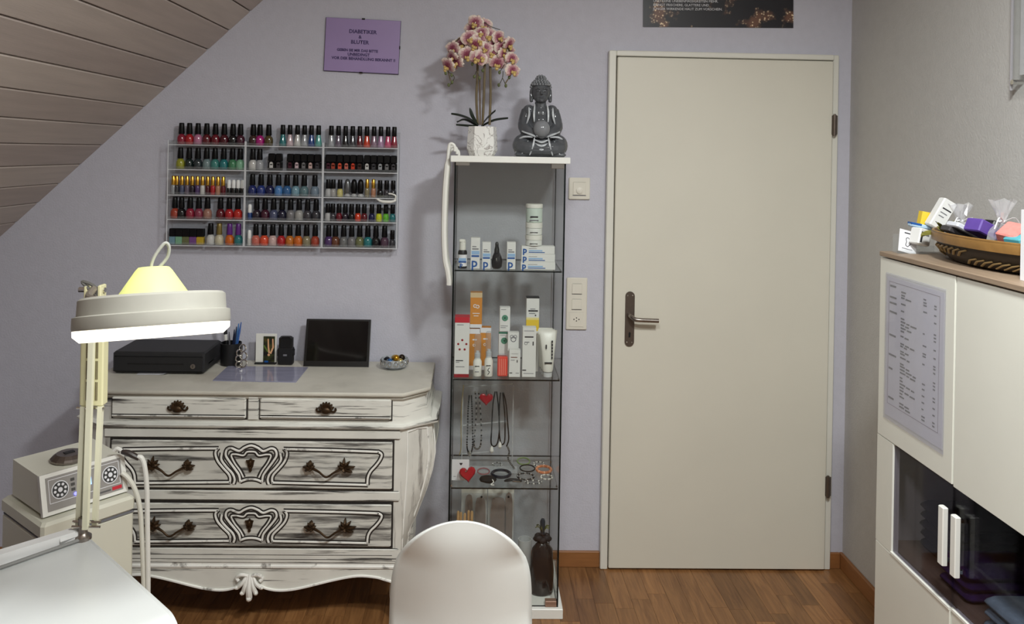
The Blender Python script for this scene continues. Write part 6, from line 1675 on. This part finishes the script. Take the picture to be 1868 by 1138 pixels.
# hoses and handpiece
YH = mfr.y - .01
def hp(px, py, y=YH): return aty(px, py, y)
t = thing('handpiece', hp(238, 830), 'dark drill handpiece resting at the right of the foot care machine', 'handpiece')
pts = [hp(222, 824), hp(234, 826), hp(246, 832), hp(254, 836)]
MB().tube(bez(pts, 4), [.006, .007, .008, .0085, .009, .009, .009, .009, .0085, .008, .008, .0075, .007], 10).build('grip', M('handpiece_dark', (60, 52, 48), .35), t, True, True)
MB().tube(bez([hp(250, 834), hp(258, 835), hp(264, 852), hp(268, 890), hp(269, 960), hp(270, 1040), hp(270, 1090, YH)], 6), .0072, 10).build('hose', WHITEP, t, True, True)
t = thing('suction_hose', hp(235, 880), 'white suction hose curving down beside the trolley', 'hose')
MB().tube(bez([hp(222, 862), hp(234, 872), hp(246, 892), hp(255, 925), hp(259, 980), hp(262, 1060), hp(262, 1100)], 6), .0070, 10).build('tube', M('hose_cream', (222, 220, 208), .4), t, True, True)
MB().tube(bez([hp(208, 822), hp(214, 818), hp(222, 822)], 4), .006, 8).build('hose_end', WHITEP, t, True, True)

# ------------------------------------------------------------------ manicure table
ZTB = .75
A0, B0 = atz(152, 972, ZTB), atz(312, 1117, ZTB)
dAB = (B0 - A0).normalized(); nAB = Vector((dAB.y, -dAB.x, 0))           # away from the room centre
if nAB.x > 0: nAB = -nAB
C0_ = B0 + nAB * .95; D0_ = A0 + nAB * .95 
ang_ = math.atan2(dAB.y, dAB.x)
tbl = thing('manicure_table', ((A0.x + C0_.x) / 2, (A0.y + C0_.y) / 2, 0), 'white manicure table in the lower left foreground', 'table')
WT = (B0 - A0).length + .06
def tl(u, v, z): # u from A along AB, v away to the left
    return A0 + dAB * u + nAB * v + Vector((0, 0, z - ZTB))
TABW = M('table_white', (208, 211, 211), .28)
L_ = (B0 - A0).length
TK = .030; rc = .0
pr_ = [(0, -TK), (0, -.006), (.004, -.001), (.010, 0), (L_ - .01, 0)]
pr_ += [(L_ - .01 + .052 * math.sin(PI / 2 * k / 8), -.052 * (1 - math.cos(PI / 2 * k / 8))) for k in range(1, 9)] + [(L_ + .042, -.085), (L_ + .030, -.085), (L_ + .030, -.052)]
pr_ += [(L_ - .012 + .042 * math.sin(PI / 2 * k / 6), -TK + .0 - .036 * (1 - math.cos(PI / 2 * k / 6)) * .6) for k in (4, 2)] + [(L_ - .02, -TK)]
def sweep(pr, v0, v1):
    n = len(pr); vs = [tl(u, v0, ZTB + z) for u, z in pr] + [tl(u, v1, ZTB + z) for u, z in pr]
    return MB().add(vs, [list(range(n)), list(range(2 * n - 1, n - 1, -1))] + [[i, (i + 1) % n, n + (i + 1) % n, n + i] for i in range(n)])
sweep(pr_, 0.004, 1.0).build('table_top', TABW, tbl, True, True, 40)
MB().tube([tl(u, .002, ZTB + z - .004) for u, z in pr_[2:14]], .0052, 8).build('edge_band', TABW, tbl, True, True)
def tbox(u0, u1, v0, v1, z0, z1):
    vs = [tl(u, v, z) for z in (z0, z1) for u, v in ((u0, v0), (u1, v0), (u1, v1), (u0, v1))]
    return MB().add(vs, [[0, 1, 2, 3], [4, 5, 6, 7], [0, 1, 5, 4], [1, 2, 6, 5], [2, 3, 7, 6], [3, 0, 4, 7]])
tbox(.04, L_ - .02, .30, .62, 0.0, ZTB - TK - .0005).build('drawer_unit', M('table_side_grey', (214, 213, 220), .4), tbl, world=True)
tbox(.02, L_ - .03, .93, .96, 0.0, ZTB - TK - .0005).build('end_panel', TABW, tbl, world=True)
tbox(.008, .034, .03, .99, ZTB + .0002, ZTB + .024).build('back_rail', M('rail_white', (224, 224, 224), .3), tbl, world=True)
tbox(L_ + .004, L_ + .016, .04, .93, ZTB - .20, ZTB - .0535).build('front_skirt', M('skirt_grey', (206, 204, 214), .45), tbl, world=True)

# ------------------------------------------------------------------ magnifier lamp
base = tl(.030, .012, ZTB)
lam = thing('magnifier_lamp', (base.x, base.y, ZTB + .0003), 'lit white magnifier desk lamp clamped to the manicure table', 'lamp')
yl = base.y
def lp(px, py, y=None): return aty(px, py, yl if y is None else y)
MB().lathe([(.019, ZTB), (.019, ZTB + .008), (.012, ZTB + .013), (.010, ZTB + .018), (.010, ZTB + .05)], 16, Matrix.Translation((base.x, base.y, 0))).build('clamp_base', STEEL, lam, True, True)
cl_ = MB(); p0, p1 = atz(106, 986, ZTB + .012), atz(152, 970, ZTB + .012)
cl_.tube([p0, p1], .0115, 8); cl_.build('clamp_arm', M('clamp_silver', (206, 206, 206), .3, .3), lam, True, True)
xs_ = [lp(152, 850).x, lp(164, 850).x, lp(177, 850).x]
zb0, zb1, ze = ZTB + .028, lp(160, 742).z, lp(160, 548).z
for i, (pxb, pxt) in enumerate(((141, 150), (160, 173), (171, 181.5))):
    b_ = lp(pxb, 955); a_ = lp(pxt, 560 if i == 1 else 742)
    yy = (-.010 if i == 1 else .006)
    b_ = Vector((b_.x, yl + yy, zb0)); a_ = Vector((a_.x, yl + yy, a_.z))
    mb = MB(); w_ = .0053 if i != 1 else .0057
    d_ = (a_ - b_)
    vs = []
    for p in (b_, a_): vs += [p + Vector((sx, sy_, 0)) for sx, sy_ in ((-w_, -w_), (w_, -w_), (w_, w_), (-w_, w_))]
    mb.add(vs, [[3, 2, 1, 0], [4, 5, 6, 7], [0, 1, 5, 4], [1, 2, 6, 5], [2, 3, 7, 6], [3, 0, 4, 7]]).build('arm_bar', M('arm_cream', (232, 230, 206), .4), lam, world=True)
MB().tube([Vector((lp(151, 955).x, yl + .012, zb0)), Vector((lp(158, 742).x, yl + .012, zb1))], .0058, 8).build('spring', M('dark_spring', (60, 56, 52), .4, .6), lam, True, True)
# ivory sleeve of the upper part, slotted
xa, xb2 = lp(144, 690).x, lp(187, 690).x
sl = MB().box((xa, yl + .002, zb1), (xb2, yl + .030, ze), bev=.003).build('arm_sleeve', IVORY, lam, world=True)
for dx in (.30, .38, .70, .76):
    xx = xa + (xb2 - xa) * dx
    for k in range(4):
        z0_ = zb1 + .014 + k * (ze - zb1 - .05) / 4
        MB().box((xx - .0009, yl + .0012, z0_), (xx + .0009, yl + .0024, z0_ + (ze - zb1 - .05) / 4 - .006)).build('slot', M('slot_brown', (96, 84, 60), .6), sl, world=True)
for zz, ya in ((zb1 - .004, .004), (zb0 + .014, -.004), (zb0 + .004, -.008)):
    MB().tube([Vector((xa - .006, yl + ya, zz)), Vector((xb2 + .004, yl + ya, zz))], .0030, 8).build('bolt', CHROME, lam, True, True)
# elbow
el = lp(163, 530); 
MB().tube([Vector((el.x - .028, yl + .01, el.z)), Vector((el.x + .032, yl + .01, el.z))], .006, 10).build('elbow_bolt', CHROME, lam, True, True)
for px in (157, 182):
    e_ = lp(px, 530); MB().box((e_.x - .004, yl - .004, ze - .01), (e_.x + .004, yl + .026, e_.z + .012), bev=.002).build('elbow_cheek', IVORY, lam, world=True)
HY = -1.80                              # plane of the lamp head centre
hc_ = aty(280, 578, HY)
HR = (aty(420, 590, HY).x - aty(135, 590, HY).x) / 2 * .95
HM = Matrix.Translation(hc_) @ Matrix.Rotation(R(-5.0), 4, 'Y') @ Matrix.Rotation(R(-11), 4, 'X')
HMl = Matrix.Translation(-Vector(lam.location)) @ HM
MB().tube(bez([Vector((el.x + .010, yl, el.z + .004)), Vector((el.x + .05, yl - .10, el.z - .0)), HM @ Vector((-.05, .06, .030))], 5), .008, 8).build('head_arm', M('arm_grey', (150, 140, 128), .4, .3), lam, True, True)
HW = M('lamp_head_white', (168, 166, 157), .42, var=.05, vscale=30)
MB().lathe([(HR * .80, -.016), (HR * .99, -.0160), (HR * 1.0, -.012), (HR * .995, .006), (HR * .945, .008), (HR * .935, .034), (HR * .90, .038), (HR * .46, .0385), (HR * .46, .030)], 44, HMl, cap=False).build('lamp_head', HW, lam, True, angle=40)
GLOW = M('tube_diffuser', (255, 252, 238), .4, emit=(255, 250, 232), estr=2.2)
MB().lathe([(HR * .62, -.028), (HR * .70, -.036), (HR * .90, -.036), (HR * .985, -.026), (HR * .99, -.0165), (HR * .82, -.0165), (HR * .62, -.020)], 44, HMl, cap=False).build('light_ring', GLOW, lam, True, angle=60)
MB().lathe([(HR * .61, -.022), (HR * .30, -.027), (.004, -.030)], 30, HMl, cap=False).build('lens', clear('lens_glass', (245, 250, 248), .3), lam, True)
FR = bpy.data.materials.new('translucent_cover'); FR.use_nodes = True
nt = FR.node_tree; b = nt.nodes['Principled BSDF']; b.inputs['Base Color'].default_value = lin((232, 236, 176)); b.inputs['Roughness'].default_value = .4
tl_ = nt.nodes.new('ShaderNodeBsdfTranslucent'); tl_.inputs[0].default_value = lin((240, 248, 170)); mxs = nt.nodes.new('ShaderNodeMixShader'); mxs.inputs[0].default_value = .5
nt.links.new(b.outputs[0], mxs.inputs[1]); nt.links.new(tl_.outputs[0], mxs.inputs[2]); nt.links.new(mxs.outputs[0], nt.nodes['Material Output'].inputs['Surface'])
MB().lathe([(HR * .455, .036), (HR * .44, .042), (HR * .235, .082), (HR * .20, .087), (.004, .088)], 32, HMl, cap=False).build('lens_cover', FR, lam, True, angle=50)
ptl = bpy.data.lights.new('cover_glow', 'POINT'); ptl.energy = .05; ptl.shadow_soft_size = .02; ptl.color = (1, 1, .85)
po_ = bpy.data.objects.new('cover_glow', ptl); COL.objects.link(po_); po_.parent = lam; po_.location = HMl @ Vector((0, 0, .044))
dl_ = bpy.data.lights.new('desk_light', 'AREA'); dl_.shape = 'DISK'; dl_.size = HR * 1.5; dl_.energy = DESK_LIGHT_W; dl_.color = (1, .98, .9)
do_ = bpy.data.objects.new('desk_light', dl_); COL.objects.link(do_); do_.parent = lam; do_.matrix_local = HMl @ Matrix.Translation((0, 0, -.038))
# loop of cable on the cover and at the elbow
MB().tube(bez([HM @ Vector(p) for p in ((-.006, 0, .085), (.002, -.004, .105), (.020, -.004, .128), (.026, .002, .122), (.020, .010, .104), (.004, .010, .086))], 5), .0030, 8).build('cable_loop', M('grey_cable', (168, 168, 162), .5), lam, True, True)
MB().tube(bez([lp(190, 548), lp(172, 536), lp(160, 525), lp(150, 514), lp(165, 518), lp(178, 528), lp(176, 540)], 5), .0038, 8).build('cable', M('dark_grey_cable', (98, 96, 92), .5), lam, True, True)
# table cable
t = thing('power_cable', atz(80, 990, ZTB), 'grey power cable lying along the back of the manicure table', 'cable')
MB().tube(bez([tl(.040, .022, ZTB + .005), tl(.046, .10, ZTB + .0048), tl(.054, .22, ZTB + .0048), tl(.050, .40, ZTB + .0048), tl(.06, .6, ZTB + .0048)], 6), .0042, 8).build('cable', M('mid_grey_cable', (128, 128, 126), .5), t, True, True)

# ------------------------------------------------------------------ black chair at the left edge
bx_ = aty(8, 905, -1.15)
t = thing('black_chair', (bx_.x - .24, -1.32, 0), 'black padded swivel chair cut off by the left picture edge', 'chair')
zt_ = aty(4, 846, -1.32).z; zb_ = aty(4, 972, -1.32).z
MB().box((.18, -.17, zb_), (.24, .17, zt_), bev=.026).build('backrest', BLACK, t, True, angle=60)
MB().box((-.20, -.18, .44), (.16, .18, .50), bev=.03).build('seat', BLACK, t, True, angle=60)
MB().tube([(-.02, 0, .06), (-.02, 0, .44)], .022, 12).build('column', CHROME, t, True)
MB().tube(bez([(.10, 0, .46), (.20, 0, .48), (.205, 0, zb_ + .06)], 4), .012, 8).build('back_strut', BLACK, t, True)
for k in range(5):
    an = 2 * PI * k / 5 + .3
    MB().tube([(-.02, 0, .075), (-.02 + .18 * math.cos(an), .18 * math.sin(an), .05)], [.018, .012], 8).build('base_arm', BLACK, t, True)
    MB().ball((-.02 + .18 * math.cos(an), .18 * math.sin(an), .024), .024, 10, 8).build('caster', BLACK, t, True)

# ------------------------------------------------------------------ white shell chair
ZCH = .80
ych = -1.40
ctp = aty(842, 945, ych - .02); ZCH = ctp.z
chx = aty(840.5, 1100, ych).x
chr_ = thing('shell_chair', (chx, ych + .22, 0), 'white moulded shell chair in the foreground in front of the vitrine', 'chair')
SHELL = M('shell_white', (238, 241, 238), .33)
prof_c = bez([(0, -.035, ZCH), (0, -.030, ZCH - .06), (0, -.010, ZCH - .15), (0, .008, ZCH - .24), (0, .020, ZCH - .32), (0, .055, .425), (0, .12, .400), (0, .25, .405), (0, .38, .425), (0, .43, .415)], 4)
nv = len(prof_c); nu = 25
def hw2(p_, i):
    d_ = ZCH - p_.z
    if i < nv * .6 and p_.y < .06:
        return max(.012, .164 * math.sqrt(max(0, 1 - (1 - min(d_ / .24, 1)) ** 2.6))) + .006 * min(1, max(0, (d_ - .2) / .2))
    f_ = min(1, max(0, (p_.y - .05) / .38))
    return .170 + .022 * math.sin(PI * f_) - .03 * f_
rows = []
d_list = [0, .0007, .0016, .003, .005, .008, .012, .017, .023, .030, .038, .048, .06, .075, .09, .11, .13, .15, .17, .20, .24, .28]
for d_ in d_list:
    z_ = ZCH - d_
    # y on the profile at this height
    yv_ = None
    for i in range(nv - 1):
        if prof_c[i].z >= z_ >= prof_c[i + 1].z:
            f_ = (prof_c[i].z - z_) / max(1e-6, prof_c[i].z - prof_c[i + 1].z); yv_ = prof_c[i].y + (prof_c[i + 1].y - prof_c[i].y) * f_; break
    if yv_ is None: yv_ = prof_c[0].y
    rows.append((Vector((0, yv_, z_)), hw2(Vector((0, yv_, z_)), 0), 1.0))
for i in range(nv):
    if prof_c[i].z < ZCH - .285: rows.append((prof_c[i], hw2(prof_c[i], i), max(0, 1 - prof_c[i].y / .12)))
vs = []
def shell_pt(p_, w_, back, u):
    x_ = u * w_; c_ = (abs(u) ** 2.2)
    fwd = .060 * (w_ / .17) * c_ * back * min(1, (ZCH - p_.z) / .11)          # sides of the back wrap forward
    up = .030 * c_ * (1 - back) * min(1, max(0, (p_.y - .10) / .15))                  # sides of the seat curl up
    return Vector((x_, p_.y + fwd, p_.z + up))
for p_, w_, bk_ in rows:
    for j in range(nu):
        u = -1 + 2 * j / (nu - 1); vs.append(shell_pt(p_, w_, bk_, u))
fs = [[i * nu + j, i * nu + j + 1, (i + 1) * nu + j + 1, (i + 1) * nu + j] for i in range(len(rows) - 1) for j in range(nu - 1)]
mb = MB().add([v - Vector((0, .22, 0)) for v in vs], fs)
sh = mb.build('shell', SHELL, chr_, True, angle=180)
so = sh.modifiers.new('thickness', 'SOLIDIFY'); so.thickness = .007; so.offset = 0
LEGW = M('beech_leg', (196, 160, 116), .45, var=.12, vscale=8)
for sx in (-1, 1):
    for sy_ in (-1, 1):
        MB().tube([(sx * .11, sy_ * .10, .385), (sx * .20, sy_ * .20, 0)], [.016, .011], 10).build('leg', LEGW, chr_, True)
for sx in (-1, 1): MB().tube([(sx * .12, -.12, .36), (-sx * .16, .16, .2)], .005, 6).build('cross_brace', BLACK, chr_, True)
MB().box((-.12, -.12, .372), (.12, .12, .390), bev=.006).build('seat_mount', BLACK, chr_)
